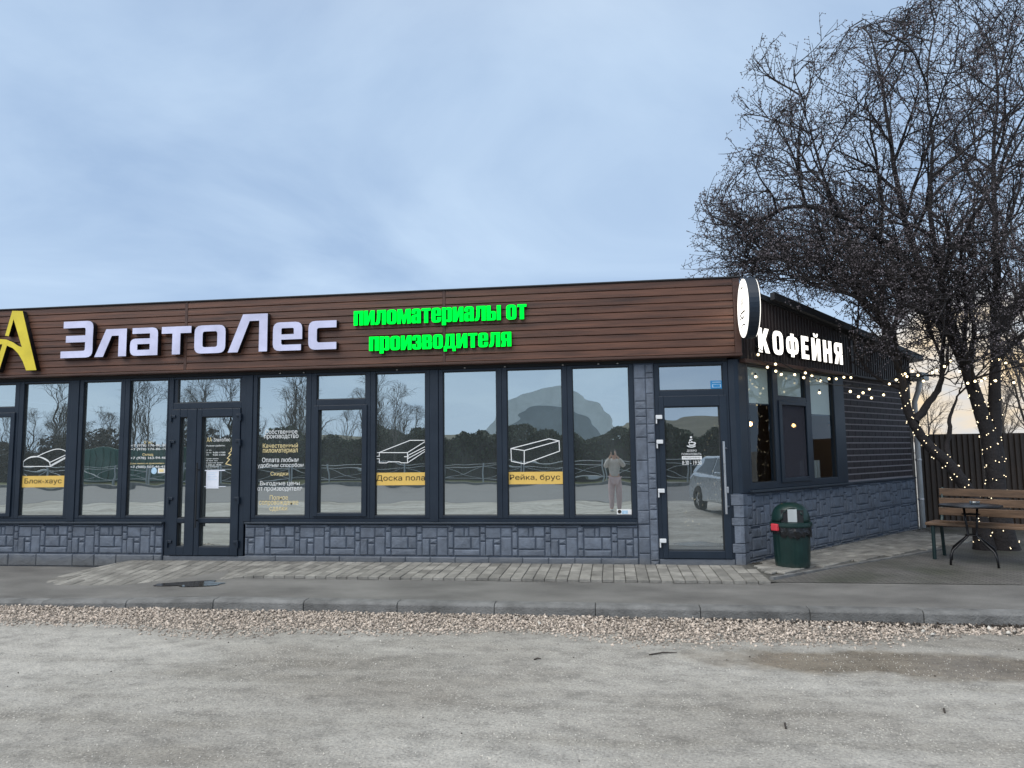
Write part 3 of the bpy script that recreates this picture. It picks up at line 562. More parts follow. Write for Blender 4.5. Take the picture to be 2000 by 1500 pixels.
# corner stones wrapping round
zc = -.03; i = 0
while zc < .86:
    h_ = (.17, .12, .22, .10, .15)[i % 5]; z2 = min(.875, zc+h_)
    lw = .10+.03*(i % 2); b = .012
    poly = [(1.60-lw+.004, -.045), (1.575, -.068), (1.625, -.062), tuple(SC+SN*.024+SD*.035), tuple(SC+SN*.022+SD*.095), tuple(SC+SD*.095), (1.60, -.02), (1.60-lw+.004, -.02)]
    MB().prism(poly, lambda x, y: (x, y, z2-.004), lambda x, y: (x, y, zc+.004)).build('corner_stone', M['stone'], spl, recalc=True, bevel=.007); zc = z2; i += 1
bw = sbox(2.96, 5.60, -.16, -.006, .91, 2.62).build('side_wall', M['mortar'], bld, recalc=True)
BH, BL = .0975, .245
bm_ = {}
row = 0; z = .935
while z < 2.60:
    s = 2.99-(BL/2 if row % 2 else 0)
    while s < 5.58:
        a, b_ = max(s, 2.985), min(s+BL, 5.59)
        if b_-a > .04:
            wl = round(b_-a-.006, 3)
            if wl not in bm_:
                m_ = MB(); hh = BH-.020; c = .004
                f = [(-wl/2+c, -.007, -hh/2+c), (wl/2-c, -.007, -hh/2+c), (wl/2-c, -.007, hh/2-c), (-wl/2+c, -.007, hh/2-c)]; q = [(-wl/2, -.004, -hh/2), (wl/2, -.004, -hh/2), (wl/2, -.004, hh/2), (-wl/2, -.004, hh/2)]; k_ = [(x, .0, z_) for x, y, z_ in q]
                m_.add(f+q+k_, [(0, 1, 2, 3)]+[(4+i, 4+(i+1) % 4, (i+1) % 4, i) for i in range(4)]+[(8+i, 8+(i+1) % 4, 4+(i+1) % 4, 4+i) for i in range(4)])
                bm_[wl] = m_.mesh('brick', M['brick'])
            o = bpy.data.objects.new('brick', bm_[wl]); link(o, bw, SP((a+b_)/2, -.006, z+BH/2)); o.rotation_euler.z = rot_side
        s += BL
    z += BH; row += 1
sbox(2.93, 5.62, -.05, .035, .886, .914).build('ledge', M['sill'], bld, recalc=True, bevel=.004)
sbox(-.02, .1, -.2, -.02, 2.60, 3.40).build('corner_wall', M['backing'], bld, recalc=True)

# ---- front fascia with planks
fas = MB().box(-12.6, 1.655, -.15, .06, 2.632, 3.60).build('fascia', M['backing'], bld)
joints = [-12.6, -9.62, -5.955, -2.20, 1.60]
NP = 10; zb0, zt0 = 2.655, 3.630; ph_ = (zt0-zb0)/NP
for r_ in range(NP):
    for a, b_ in zip(joints[:-1], joints[1:]):
        zb, zt = zb0+r_*ph_+.003, zb0+(r_+1)*ph_-.004
        prof = [(-.150, zb), (-.178, zb), (-.184, zb+.006), (-.181, zt-.003), (-.178, zt), (-.150, zt)]
        MB().prism(prof, lambda y, z: (a+.022, y, z), lambda y, z: (b_-.022, y, z)).build('plank', M['plank'], fas, recalc=True)
for j in joints[1:-1]: MB().box(j-.020, j+.020, -.187, -.150, zb0+.002, zt0).build('joint_cover', M['planktrim'], fas, bevel=.003)
MB().box(1.582, 1.665, -.19, -.15, zb0, zt0).build('corner_trim', M['planktrim'], fas, bevel=.004)
MB().box(1.656, 1.668, -.15, .10, zb0, zt0).build('corner_trim', M['planktrim'], fas, bevel=.003)
MB().box(-12.6, 1.668, -.200, -.02, 2.622, 2.652).build('bottom_trim', M['planktrim'], fas, bevel=.004)
MB().box(-12.62, 1.675, -.205, .06, 3.632, 3.650).build('top_flashing', M['roof'], fas, bevel=.004)
MB().box(-12.5, 1.5, -.026, .07, 2.579, 2.621).build('head_rail', M['gasket'], bld)
# ---- side fascia: ribbed dark sheet under the roof slope
def ribbed(name, s0, s1, zb, ztf, off, m, parent, pitch=.085, dep=.018):
    mb = MB(); prof = []; s = s0
    while s < s1-1e-6:
        for a, o_ in ((0, 0), (.42, 0), (.5, dep), (.92, dep)): prof.append((min(s+a*pitch, s1), off+o_))
        s += pitch
    prof.append((s1, off))
    n_ = len(prof); vs = [SP(s, o_, zb(s)) for s, o_ in prof]+[SP(s, o_, ztf(s)) for s, o_ in prof]
    mb.add(vs, [(i, i+1, n_+i+1, n_+i) for i in range(n_-1)]); return mb.build(name, m, parent)
rtop = lambda s: rz(0, (SC+SD*s+SN*.1)[1])-.072
sf = sbox(-.02, 5.5, -.1, .08, 2.60, 2.95).build('side_fascia', M['backing'], bld, recalc=True)
ribbed('ribbed_sheet', .06, 3.12, lambda s: 2.60, rtop, .085, M['ribs'], sf)
ribbed('ribbed_sheet', 3.14, 5.45, lambda s: 2.585, rtop, .085, M['ribs'], sf)
sbox(3.10, 3.16, .083, .115, 2.60, 3.13).build('seam_cover', M['ribs'], sf, recalc=True)
sbox(.02, 3.12, -.02, .118, 2.555, 2.602).build('bottom_trim', M['planktrim'], sf, recalc=True, bevel=.004)
sbox(3.125, 5.48, -.02, .112, 2.55, 2.586).build('bottom_trim', M['ribs'], sf, recalc=True, bevel=.004)
MB().box(.62, 5.75, .17, .235, 0, .10, lambda s, o_, z: SP(s, o_, rz(0, SP(s, o_, 0)[1])-.075+z)).build('roof_edge', M['roof'], bld, recalc=True)
# gutter end and outlet at the far corner, downpipe
sbox(5.45, 5.78, .02, .30, 2.62, 2.76).build('gutter_end', M['binplate'], bld, recalc=True, bevel=.02)
dp = MB().tube([SP(5.60, .2, 2.62), SP(5.62, .16, 2.45), SP(5.66, .07, 2.25), SP(5.66, .07, 1.7), SP(5.68, .07, .02)], .045, 12).build('downpipe', M['pipe'], bld, smooth=True)
for z in (2.0, 1.2, .5): MB().lathe([(.05, 0), (.054, .005), (.054, .03), (.05, .035)], 14, SP(5.665, .07, z)).build('pipe_clip', M['steel'], dp)
# corner post
MB().prism([(1.505, .1), (1.505, -.035), (1.575, -.05), (1.628, -.045), tuple(SC+SN*.03+SD*.16), tuple(SC-SN*.08+SD*.16)], lambda x, y: (x, y, 2.60), lambda x, y: (x, y, .885)).build('corner_post', M['frame'], bld, recalc=True, bevel=.006)
# sills
MB().box(-12.4, -6.285, -.105, .02, .502, .526).build('window_sill', M['sill'], bld, bevel=.004)
MB().box(-12.4, -6.285, -.030, .06, .527, .57).build('sill_upstand', M['frame'], bld)
MB().box(-5.055, .30, -.105, .02, .502, .526).build('window_sill', M['sill'], bld, bevel=.004)
MB().box(-5.055, .30, -.030, .06, .527, .57).build('sill_upstand', M['frame'], bld)
sbox(.14, 3.0, -.04, .085, .888, .915).build('window_sill', M['sill'], bld, recalc=True, bevel=.004)

# ------------------------------------------------------------------ text helper
def curve_mesh(name, data, ext):
    ob = bpy.data.objects.new(name, data); COL.objects.link(ob); bpy.context.view_layer.update()
    me = bpy.data.meshes.new_from_object(ob.evaluated_get(bpy.context.evaluated_depsgraph_get()))
    bpy.data.objects.remove(ob); bpy.data.curves.remove(data); me.name = name; me.materials.clear(); return me
def text_data(s, offset=0, ext=0, spacing=1):
    c = bpy.data.curves.new('text', 'FONT'); c.body = s;  c.extrude = ext; c.space_character = spacing; c.resolution_u = 4; c.fill_mode = 'FRONT' if ext == 0 else 'BOTH'; return c
def outline_data(loops, ext=0):
    c = bpy.data.curves.new('outline', 'CURVE'); c.dimensions = '2D'; c.extrude = ext; c.fill_mode = 'BOTH'
    for lp in loops:
        s = c.splines.new('POLY'); s.points.add(len(lp)-1); s.use_cyclic_u = True
        for q, p in zip(s.points, lp): q.co = (p[0], p[1], 0, 1)
    return c
def verts(me):
    a = np.empty(len(me.vertices)*3, np.float32); me.vertices.foreach_get('co', a); return a.reshape(-1, 3)
def place_flat(name, me, box, fn, m, parent, depth=0.0, keep=False):
    """fit a flat mesh to box=(u0,u1,z0,z1); fn(u,o,z)->world, depth = outward offset per local z"""
    a = verts(me); lo, hi = a.min(0), a.max(0); u0, u1, z0, z1 = box
    sx = (u1-u0)/max(hi[0]-lo[0], 1e-6); sz = (z1-z0)/max(hi[1]-lo[1], 1e-6)
    P = np.array([fn(u0+(x-lo[0])*sx, depth+zz, z0+(y-lo[1])*sz) for x, y, zz in a]); at = (P.min(0)+P.max(0))/2
    me.vertices.foreach_set('co', (P-at).astype(np.float32).ravel()); me.update(); me.materials.append(m)
    o = bpy.data.objects.new(name, me); return link(o, parent, at)
FRONT = lambda u, o_, z: (u, -o_, z)
SIDE = lambda u, o_, z: SP(u, o_, z)
PANE_O = -.012          # outward position of the glass face
def decal(s, x0, y0, x1, y1, m, parent, name='lettering', offset=0, lift=.003, label=None):
    me = curve_mesh(name, text_data(s, offset), 0)
    a = FX(x0, y1, -PANE_O); b_ = FX(x1, y0, -PANE_O)
    o = place_flat(name, me, (a[0], b_[0], a[1], b_[1]), FRONT, m, parent, PANE_O+lift)
    return o
def line_decal(polys, m, parent, wpx=1.6, name='line_drawing', lift=.003):
    """drawn lines on the pane: flat strips, pixel polylines"""
    mb = MB()
    for pl in polys:
        for (ax, ay), (bx, by) in zip(pl[:-1], pl[1:]):
            d = np.array([bx-ax, by-ay], float); l_ = np.hypot(*d)
            if l_ < 1e-6: continue
            d /= l_; n_ = np.array([-d[1], d[0]])*wpx/2; e = d*wpx*.4
            q = [(ax-e[0]+n_[0], ay-e[1]+n_[1]), (ax-e[0]-n_[0], ay-e[1]-n_[1]), (bx+e[0]-n_[0], by+e[1]-n_[1]), (bx+e[0]+n_[0], by+e[1]+n_[1])]
            lift += .00006
            vs = []
            for p in q:
                X_, Z_ = FX(p[0], p[1], -PANE_O); vs.append((X_, -(PANE_O+lift), Z_))
            mb.add(vs, [(0, 1, 2, 3)])
    return mb.build(name, m, parent)
def rect_decal(x0, y0, x1, y1, m, parent, name, lift=.002, rnd=0, label=None):
    a = FX(x0, y1, -PANE_O); b_ = FX(x1, y0, -PANE_O); Y = -(PANE_O+lift)
    mb = MB().add([(a[0], Y, a[1]), (b_[0], Y, a[1]), (b_[0], Y, b_[1]), (a[0], Y, b_[1])], [(0, 1, 2, 3)])
    o = mb.build(name, m, parent)
    if label: o['label'] = label
    return o

# ------------------------------------------------------------------ windows and doors
FO, FI = .030, -.060    # frame face outward, inward
def mbx(fn, mb, u0, u1, o0, o1, z0, z1):
    return mb.box(u0, u1, o0, o1, z0, z1, fn)
def frame_rect(mb, fn, u0, u1, z0, z1, l, r, b_, t, o0=FI, o1=FO):
    mbx(fn, mb, u0, u0+l, o0, o1, z0, z1); mbx(fn, mb, u1-r, u1, o0, o1, z0, z1)
    mbx(fn, mb, u0+l, u1-r, o0, o1-.0015, z0, z0+b_); mbx(fn, mb, u0+l, u1-r, o0, o1-.0015, z1-t, z1)
def pane(fn, parent, u0, u1, z0, z1, m, name='pane', o_=PANE_O):
    e = .006; mb = MB(); mbx(fn, mb, u0-e, u1+e, o_-.008, o_, z0-e, z1+e); return mb.build(name, m, parent, recalc=True)
def gasket(fn, parent, u0, u1, z0, z1, o1=.012, w_=.009):
    mb = MB(); mbx(fn, mb, u0-.002, u0+w_, -.011, o1, z0, z1); mbx(fn, mb, u1-w_, u1+.002, -.011, o1, z0, z1)
    mbx(fn, mb, u0+w_, u1-w_, -.011, o1, z0-.002, z0+w_); mbx(fn, mb, u0+w_, u1-w_, -.011, o1, z1-w_, z1+.002)
    return mb.build('gasket', M['gasket'], parent, recalc=True)
ZB, ZT = .572, 2.576
def window(u0, u1, pu0, pu1, label=None, split=False, fn=FRONT, m=None, zb=ZB, zt=ZT, pz=(.61, 2.545)):
    m = m or M['film']; mb = MB(); frame_rect(mb, fn, u0, u1, zb, zt, pu0-u0, u1-pu1, pz[0]-zb, zt-pz[1])
    if split:
        mbx(fn, mb, pu0, pu1, FI, FO-.002, split[0], split[1])
    o = mb.build('window', M['frame'], bld, recalc=True, bevel=.005)
    if label: o['label'] = label
    if split:
        pane(fn, o, pu0, pu1, split[1], pz[1], m); gasket(fn, o, pu0, pu1, split[1], pz[1])
        sb = MB(); s_ = .038; a, b_, c, d = pu0-.03, pu1+.03, pz[0]-.012, split[0]+.025
        frame_rect(sb, fn, a, b_, c, d, s_+.03, s_+.03, s_+.012, s_+.025, .031, .052); sb.build('sash', M['frame'], o, recalc=True, bevel=.005)
        pane(fn, o, pu0+s_, pu1-s_, pz[0]+s_*.8, split[0]-s_*.3, m); gasket(fn, o, pu0+s_, pu1-s_, pz[0]+s_*.8, split[0]-s_*.3, .034)
    else:
        pane(fn, o, pu0, pu1, pz[0], pz[1], m); gasket(fn, o, pu0, pu1, pz[0], pz[1])
    for f_ in (.22, .8):
        q = MB(); c = u0+(u1-u0)*f_; mbx(fn, q, c-.016, c+.016, FO-.001, FO+.006, zb+.013, zb+.023); q.build('drain_cap', M['sill'], o, recalc=True)
    return o
SPL = (2.095, 2.205)
window(-11.30, -10.43, -11.23, -10.50); window(-10.425, -9.56, -10.36, -9.63)
W0 = window(-9.555, -8.69, -9.47, -8.762, 'window with a separate top light and opening sash', SPL)
W1 = window(-8.688, -7.825, -8.615, -7.893, 'window with a yellow Блок-хаус banner and rounded plank drawing')
W2 = window(-7.705, -6.976, -7.642, -7.047); W3 = window(-6.974, -6.290, -6.903, -6.312, 'window printed with telephone numbers')
W4 = window(-4.998, -4.137, -4.937, -4.210, 'window printed with six lines of white and cream slogans')
W5 = window(-4.135, -3.281, -4.060, -3.352, 'window with a separate top light and opening sash', SPL)
W6 = window(-3.279, -2.440, -3.207, -2.505, 'window with a yellow Доска пола banner and floor board drawing')
W7 = window(-2.318, -1.451, -2.258, -1.522); W8 = window(-1.449, -.571, -1.380, -.640, 'window with a yellow Рейка, брус banner and beam drawing')
W9 = window(-.569, .302, -.500, .240, 'window with a small white and blue sticker in its corner')
for a, b_ in ((-7.823, -7.707), (-5.098, -5.0), (-2.438, -2.320), (-12.4, -11.302)):
    MB().box(a, b_, -.042, .07, .527 if a > -12 else .50, 2.576).build('post', M['frame'], bld, bevel=.006)
# screws under the head rail
for x in (-4.6, -4.25, -2.9, -1.95, -1.4, -.62, -.15, .1):
    MB().lathe([(.012, 0), (.014, .006), (.006, .014)], 10, (x, -.034, 2.583)).build('bracket', M['steel'], bld)
# decals
rect_decal(41, 929, 128, 952, M['banner'], W1, 'banner'); decal('Блок-хаус', 48, 934, 121, 947, M['vblack'], W1, offset=.02, lift=.005)
arc = [(45+41*0.02, 907)]
def bez(p, q, r_, n_=10): return [((1-t)**2*p[0]+2*t*(1-t)*q[0]+t*t*r_[0], (1-t)**2*p[1]+2*t*(1-t)*q[1]+t*t*r_[1]) for t in np.linspace(0, 1, n_)]
line_decal([[(45, 911), (99, 911), (130, 894)], [(45, 911), (46, 902)]+bez((46, 902), (66, 880), (97, 903))+[(99, 911)], bez((46, 902), (52, 893), (72, 892), 5)+bez((72, 892), (90, 893), (97, 903), 6), bez((72, 892), (100, 878), (112, 877))+bez((112, 877), (124, 877), (131, 883)), [(98, 903), (130, 888)], [(101, 908), (130, 892)]], M['vwhite'], W1, 1.5)
rect_decal(733, 922.5, 831.5, 948, M['banner'], W6, 'banner'); decal('Доска пола', 735, 927.5, 830, 941, M['vblack'], W6, offset=.02, lift=.005)
line_decal([[(737, 884), (796, 884), (796, 904), (784, 904), (780, 902), (759, 902), (755, 904), (741, 904), (741, 896), (734.5, 896), (734.5, 891), (741, 891), (741, 884)], [(740, 884), (801, 860), (831, 860)], [(796, 884), (831, 862)], [(796, 890), (831, 872)], [(796, 896), (831, 877)], [(796, 904), (831, 881)], [(790, 892), (798, 892)]], M['vwhite'], W6, 1.5)
rect_decal(992, 921, 1099, 946, M['banner'], W8, 'banner'); decal('Рейка, брус', 996, 926, 1094, 940, M['vblack'], W8, offset=.02, lift=.005)
line_decal([[(998, 876), (1024, 880), (1024, 906), (999, 901), (998, 876), (1072, 857), (1092, 861), (1093, 881), (1024, 906)], [(1024, 880), (1092, 861)]], M['vwhite'], W8, 1.7)
for s, x0, y0, x1, y1, k in [('Собственное', 518, 838, 581, 848, 0), ('производство', 516, 848.5, 583, 859, 0), ('Качественный', 513.5, 865, 582, 875, 1), ('пиломатериал', 513.5, 876, 581.5, 887, 1), ('Оплата любым', 512, 893, 583, 903, 0), ('удобным способом', 503, 904, 593, 915, 0), ('Скидки', 528.5, 921, 563, 930.5, 1), ('Выгодные цены', 508, 939, 585.5, 950, 0), ('от производителя', 503, 951, 590, 961, 0), ('Полное', 527, 967, 562.5, 976, 1), ('сопровождение', 506, 978, 583, 988.5, 1), ('сделки', 526.5, 990, 561, 999, 1)]:
    decal(s, x0, y0, x1, y1, M['vcream'] if k else M['vwhite'], W4, offset=.012)
for s, x0, y0, x1, y1, k in [('Офис:', 281, 861, 298, 868, 1), ('+7 (978) 176-86-20', 256, 867, 325, 874, 0), ('+7 (978) 176-86-19', 255.5, 874.5, 325, 881, 0), ('Склад:', 278.5, 885, 300, 891, 1), ('+7 (978) 163-94-46', 255, 891.5, 324, 898.5, 0), ('Если никого не дозвонились:', 255, 903, 322, 907.5, 1), ('+7 (900) 507-46-45', 254.5, 909, 323, 915.5, 0)]:
    decal(s, x0, y0, x1, y1, M['vcream'] if k else M['vwhite'], W3, offset=.012)
q = FX(301, 919.5, -PANE_O); mb = MB(); mb.add([(q[0]+.043*math.cos(a), -(PANE_O+.003), q[1]+.048*math.sin(a)) for a in np.linspace(0, 6.2832, 25)[:-1]], [tuple(range(24))]); mb.build('sticker', M['vpale'], W3)
rect_decal(308.5, 914.5, 322.5, 924, M['vwhite'], W3, 'sticker'); rect_decal(311, 916.5, 320, 922, M['vcream'], W3, 'sticker', lift=.004)
rect_decal(1205, 994.5, 1234, 1007.5, M['vwhite'], W9, 'sticker'); rect_decal(1214.5, 997, 1226, 1003.5, M['vpale'], W9, 'sticker', lift=.004); rect_decal(1206, 1004.6, 1233, 1005.5, M['vblack'], W9, 'sticker', lift=.004)
q = FX(1210, 999.2, -PANE_O); MB().add([(q[0]+.024*math.cos(a), -(PANE_O+.005), q[1]+.024*math.sin(a)) for a in np.linspace(0, 6.2832, 17)[:-1]], [tuple(range(16))]).build('sticker', M['vblack'], W9)

# ---- shop door: narrow leaf and wide leaf under a top light
mb = MB(); frame_rect(mb, FRONT, -6.286, -5.100, .058, ZT, .062, .062, .0, ZT-2.545) if False else None
mbx(FRONT, mb, -6.286, -6.215, FI, FO, .058, ZT); mbx(FRONT, mb, -5.172, -5.100, FI, FO, .058, ZT)
mbx(FRONT, mb, -6.215, -5.172, FI, FO-.002, 2.545, ZT); mbx(FRONT, mb, -6.215, -5.172, FI, FO-.002, 2.115, 2.205)
sd_ = mb.build('shop_door', M['frame'], bld, recalc=True, bevel=.005); sd_['label'] = 'double leaf glazed shop door with opening hours and paper notice'
pane(FRONT, sd_, -6.155, -5.205, 2.205, 2.545, M['film']); gasket(FRONT, sd_, -6.160, -5.200, 2.205, 2.545)
mb = MB(); mbx(FRONT, mb, -6.215, -6.158, FI, .012, 2.206, 2.544); mbx(FRONT, mb, -5.203, -5.172, FI, .012, 2.206, 2.544); mb.build('gasket', M['frame'], sd_, recalc=True)
def leaf(parent, u0, u1, g0, g1, rails, z0, z1, m, hinge_left, hm, nm='door_leaf'):
    mb = MB(); mbx(FRONT, mb, u0, g0, -.04, .048, z0, z1); mbx(FRONT, mb, g1, u1, -.04, .048, z0, z1)
    for a, b_ in rails: mbx(FRONT, mb, g0, g1, -.04, .0465, a, b_)
    o = mb.build(nm, M['frame'], parent, recalc=True, bevel=.006)
    for (a, b_), (c, d) in zip(rails[:-1], rails[1:]):
        pane(FRONT, parent, g0, g1, b_, c, m); gasket(FRONT, parent, g0, g1, b_, c, .03)
    return o
def zpx(x, y): return FX(x, y)[1]
def xpx(x, y): return FX(x, y)[0]
za, zb2, zc2, zd2 = zpx(430, 814), zpx(430, 1011), zpx(430, 1020.5), zpx(430, 1067)
gl0, gl1 = xpx(355.5, 818), xpx(369.5, 818); gm0, gm1 = xpx(398, 815), xpx(457.5, 814)
msp = xpx(382, 900)+.03
leaf(sd_, -6.213, msp-.003, gl0, gl1, [(.062, zd2), (zb2-.10+.03, zb2), (za, 2.112)] if False else [(.062, zd2), (zc2, zb2), (za, 2.112)], .062, 2.112, M['film'], True, None)
leaf(sd_, msp+.003, -5.176, gm0, gm1, [(.062, zd2), (zc2, zb2), (za, 2.112)], .062, 2.112, M['film'], False, None)
for z in (1.98, 1.62, .82, .22):
    for x, d in ((-6.222, 1), (-5.166, -1)):
        mb = MB(); mbx(FRONT, mb, x-.012, x+.012, FO, .075, z-.05, z+.05); mbx(FRONT, mb, min(x, x+d*.065), max(x, x+d*.065), .049, .068, z+.012, z+.048); mb.build('hinge', M['frame'], sd_, recalc=True, bevel=.004)
hx = gm0-.02
mb = MB().tube([(hx, -.10, .45), (hx, -.10, 1.35)], .012, 10)
for z in (.55, 1.25): mb.tube([(hx, -.048, z), (hx, -.10, z)], .010, 8)
mb.build('pull_handle', M['gasket'], sd_, smooth=False)
decal('АА', 404, 854, 414, 863, M['vcream'], sd_, offset=.01); decal('ЗлатоЛес', 417, 855, 450, 862.5, M['vwhite'], sd_, offset=.012)
for s, x0, y0, x1, y1 in [('Режим работы:', 403, 868.5, 440, 873), ('Офис:', 403, 878, 414, 881), ('Пн-Пт', 403, 882.5, 413, 885.3), ('9:00-17:00', 416, 882.2, 440, 885.5), ('Сб', 403, 887, 408, 889.6), ('9:00-14:00', 416, 886.9, 440, 890), ('Прием заявок', 402.5, 894.5, 427, 897.5), ('по телефону', 402.5, 898.3, 425, 901.5), ('в рабочее время', 402.5, 902.5, 436, 905.5), ('с 7:00 до 20:00', 402.5, 906.5, 432, 909.8), ('без выходных', 402.5, 910.5, 428, 913.2)]:
    decal(s, x0, y0, x1, y1, M['vwhite'], sd_, offset=.01)
line_decal([[(456, 867), (451, 878), (453.5, 879), (447, 886), (451, 887.5), (444, 895), (448.5, 897), (441, 906), (453, 909), (453, 916)]], M['vcream'], sd_, 1.4)
rect_decal(402.5, 919, 428, 954, M['paper'], sd_, 'paper_notice', .006); rect_decal(400.5, 917.5, 440, 920, M['paper'], sd_, 'adhesive_tape', .008); rect_decal(399, 949.5, 441, 951, M['paper'], sd_, 'adhesive_tape', .008)
for k in range(5):
    rect_decal(406, 923+k*3.4, 424-(k % 2)*4, 923.7+k*3.4, M['vpale'], sd_, 'notice_text', .0075)

# ---- cafe door
mb = MB(); mbx(FRONT, mb, .566, .630, FI, FO, .064, ZT); mbx(FRONT, mb, 1.440, 1.502, FI, FO, .064, ZT)
mbx(FRONT, mb, .630, 1.440, FI, FO-.002, 2.535, ZT); mbx(FRONT, mb, .630, 1.440, FI, FO-.002, 2.135, 2.215)
cd = mb.build('cafe_door', M['frame'], bld, recalc=True, bevel=.005); cd['label'] = 'single glazed cafe door with white hinges, long steel pull handle and cup emblem'
pane(FRONT, cd, .630, 1.440, 2.215, 2.535, M['doorglass']); gasket(FRONT, cd, .630, 1.440, 2.215, 2.535)
zt_, zb_ = zpx(1350, 794), zpx(1360, 1075)
leaf(cd, .615, 1.470, xpx(1296, 796), xpx(1404, 794), [(.07, zb_), (zt_, 2.14)], .07, 2.14, M['doorglass'], True, None)
for z in (zpx(1285, 815), zpx(1286, 863), zpx(1290, 958), zpx(1294, 1055)):
    mb = MB(); mbx(FRONT, mb, .572, .655, .049, .078, z-.026, z+.026); h_ = mb.build('hinge', M['whiteplastic'], cd, recalc=True, bevel=.006)
    mb = MB(); mbx(FRONT, mb, .572, .588, .034, .07, z-.085, z-.027); mb.build('hinge', M['whiteplastic'], cd, recalc=True, bevel=.003)
h1, h0 = FX(1410, 862, -.11), FX(1415, 1004, -.11)
mb = MB().tube([(1.405, -.11, h0[1]), (1.405, -.11, h1[1])], .015, 12)
for z in (h0[1]+.09, h1[1]-.09): mb.tube([(1.405, -.108, z), (1.445, -.048, z)], .013, 8)
mb.build('pull_handle', M['steel'], cd)
mb = MB(); mbx(FRONT, mb, 1.425, 1.452, .048, .062, zpx(1418, 955)-.05, zpx(1418, 955)+.03); mb.build('lock_plate', M['steel'], cd, recalc=True, bevel=.006)
o = rect_decal(1388, 743, 1411, 763, M['vblue'], cd, 'sticker'); rect_decal(1391, 745.5, 1408, 747.5, M['vpale'], cd, 'sticker', .004); rect_decal(1391, 750, 1408, 757, M['vpale'], cd, 'sticker', .004); rect_decal(1393, 751, 1406, 756, M['vblue'], cd, 'sticker', .006)
decal('ДОБРО', 1341.5, 878, 1360.5, 883, M['vwhite'], cd, offset=.01); decal('ПОЖАЛОВАТЬ', 1331.5, 884.5, 1369.5, 889, M['vwhite'], cd, offset=.01)
rect_decal(1332, 890.5, 1370.5, 897.5, M['vwhite'], cd, 'lettering'); decal('ЕЖЕДНЕВНО', 1335, 892, 1367.5, 895.8, M['vblack'], cd, offset=.005, lift=.005)
decal('8:30 - 19:30', 1332.5, 899.5, 1370, 908, M['vwhite'], cd, offset=.018)
line_decal([bez((1342, 871), (1350, 876), (1358.5, 871))+[(1342, 871)], [(1345, 864), (1356.5, 864), (1355, 869), (1347, 869), (1345, 864)], bez((1356.5, 864), (1361, 866), (1355.5, 869)), bez((1347, 862), (1346, 858), (1352, 858)), [(1347, 859), (1352, 863)]], M['vwhite'], cd, 1.3)
q = FX(1349.5, 854, -PANE_O); MB().add([(q[0]+.014*math.cos(a), -(PANE_O+.004), q[1]+.014*math.sin(a)) for a in np.linspace(0, 6.2832, 13)[:-1]], [tuple(range(12))]).build('lettering', M['vwhite'], cd)

# ---- cafe side window: three lights, middle one opening
mb = MB(); z0, z1 = .917, 2.553
mbx(SIDE, mb, .162, .215, FI, FO, z0, z1); mbx(SIDE, mb, .835, .965, FI, FO, z0, z1); mbx(SIDE, mb, 1.750, 1.885, FI, FO, z0, z1); mbx(SIDE, mb, 2.620, 2.955, FI, FO, z0, z1)
mbx(SIDE, mb, .215, 2.62, FI, FO-.002, z0, 1.005); mbx(SIDE, mb, .215, 2.62, FI, FO-.002, 2.535, z1); mbx(SIDE, mb, .965, 1.75, FI, FO-.004, 2.085, 2.165)
cw = mb.build('cafe_window', M['frame'], bld, recalc=True, bevel=.005); cw['label'] = 'three light cafe window with roller blinds half drawn'
for a, b_, c, d in ((.215, .835, 1.005, 2.535), (.965, 1.75, 2.165, 2.535), (1.885, 2.62, 1.005, 2.535)): pane(SIDE, cw, a, b_, c, d, M['clear']); gasket(SIDE, cw, a, b_, c, d)
mb = MB(); frame_rect(mb, SIDE, .945, 1.77, .985, 2.105, .075, .075, .06, .06, .031, .05); mb.build('sash', M['frame'], cw, recalc=True, bevel=.005)
pane(SIDE, cw, 1.02, 1.695, 1.045, 2.045, M['clear'])
mb = MB(); mbx(SIDE, mb, 1.02, 1.695, .016, .019, 1.045, 2.045); o = mb.build('insect_screen', bpy.data.materials.new('tmp'), cw, recalc=True)
ms, t, oo = newmat('mesh_screen'); a_ = nd(t, 'ShaderNodeBsdfTransparent'); a_.inputs[0].default_value = (.62, .62, .64, 1); b2 = nd(t, 'ShaderNodeBsdfDiffuse'); b2.inputs[0].default_value = (.10, .10, .12, 1); c2_ = nd(t, 'ShaderNodeMixShader'); c2_.inputs[0].default_value = .45; t.links.new(a_.outputs[0], c2_.inputs[1]); t.links.new(b2.outputs[0], c2_.inputs[2]); t.links.new(c2_.outputs[0], oo.inputs[0]); o.data.materials[0] = ms
for a, b_, zz in ((.222, .828, 2.05), (.972, 1.743, 2.14), (1.892, 2.613, 1.945)):
    mb = MB(); mbx(SIDE, mb, a, b_, -.048, -.044, zz, 2.534); mb.build('roller_blind', M['blind'], cw, recalc=True)
    mb = MB(); mbx(SIDE, mb, a, b_, -.054, -.041, zz-.018, zz); mb.build('blind_bar', M['frame'], cw, recalc=True)

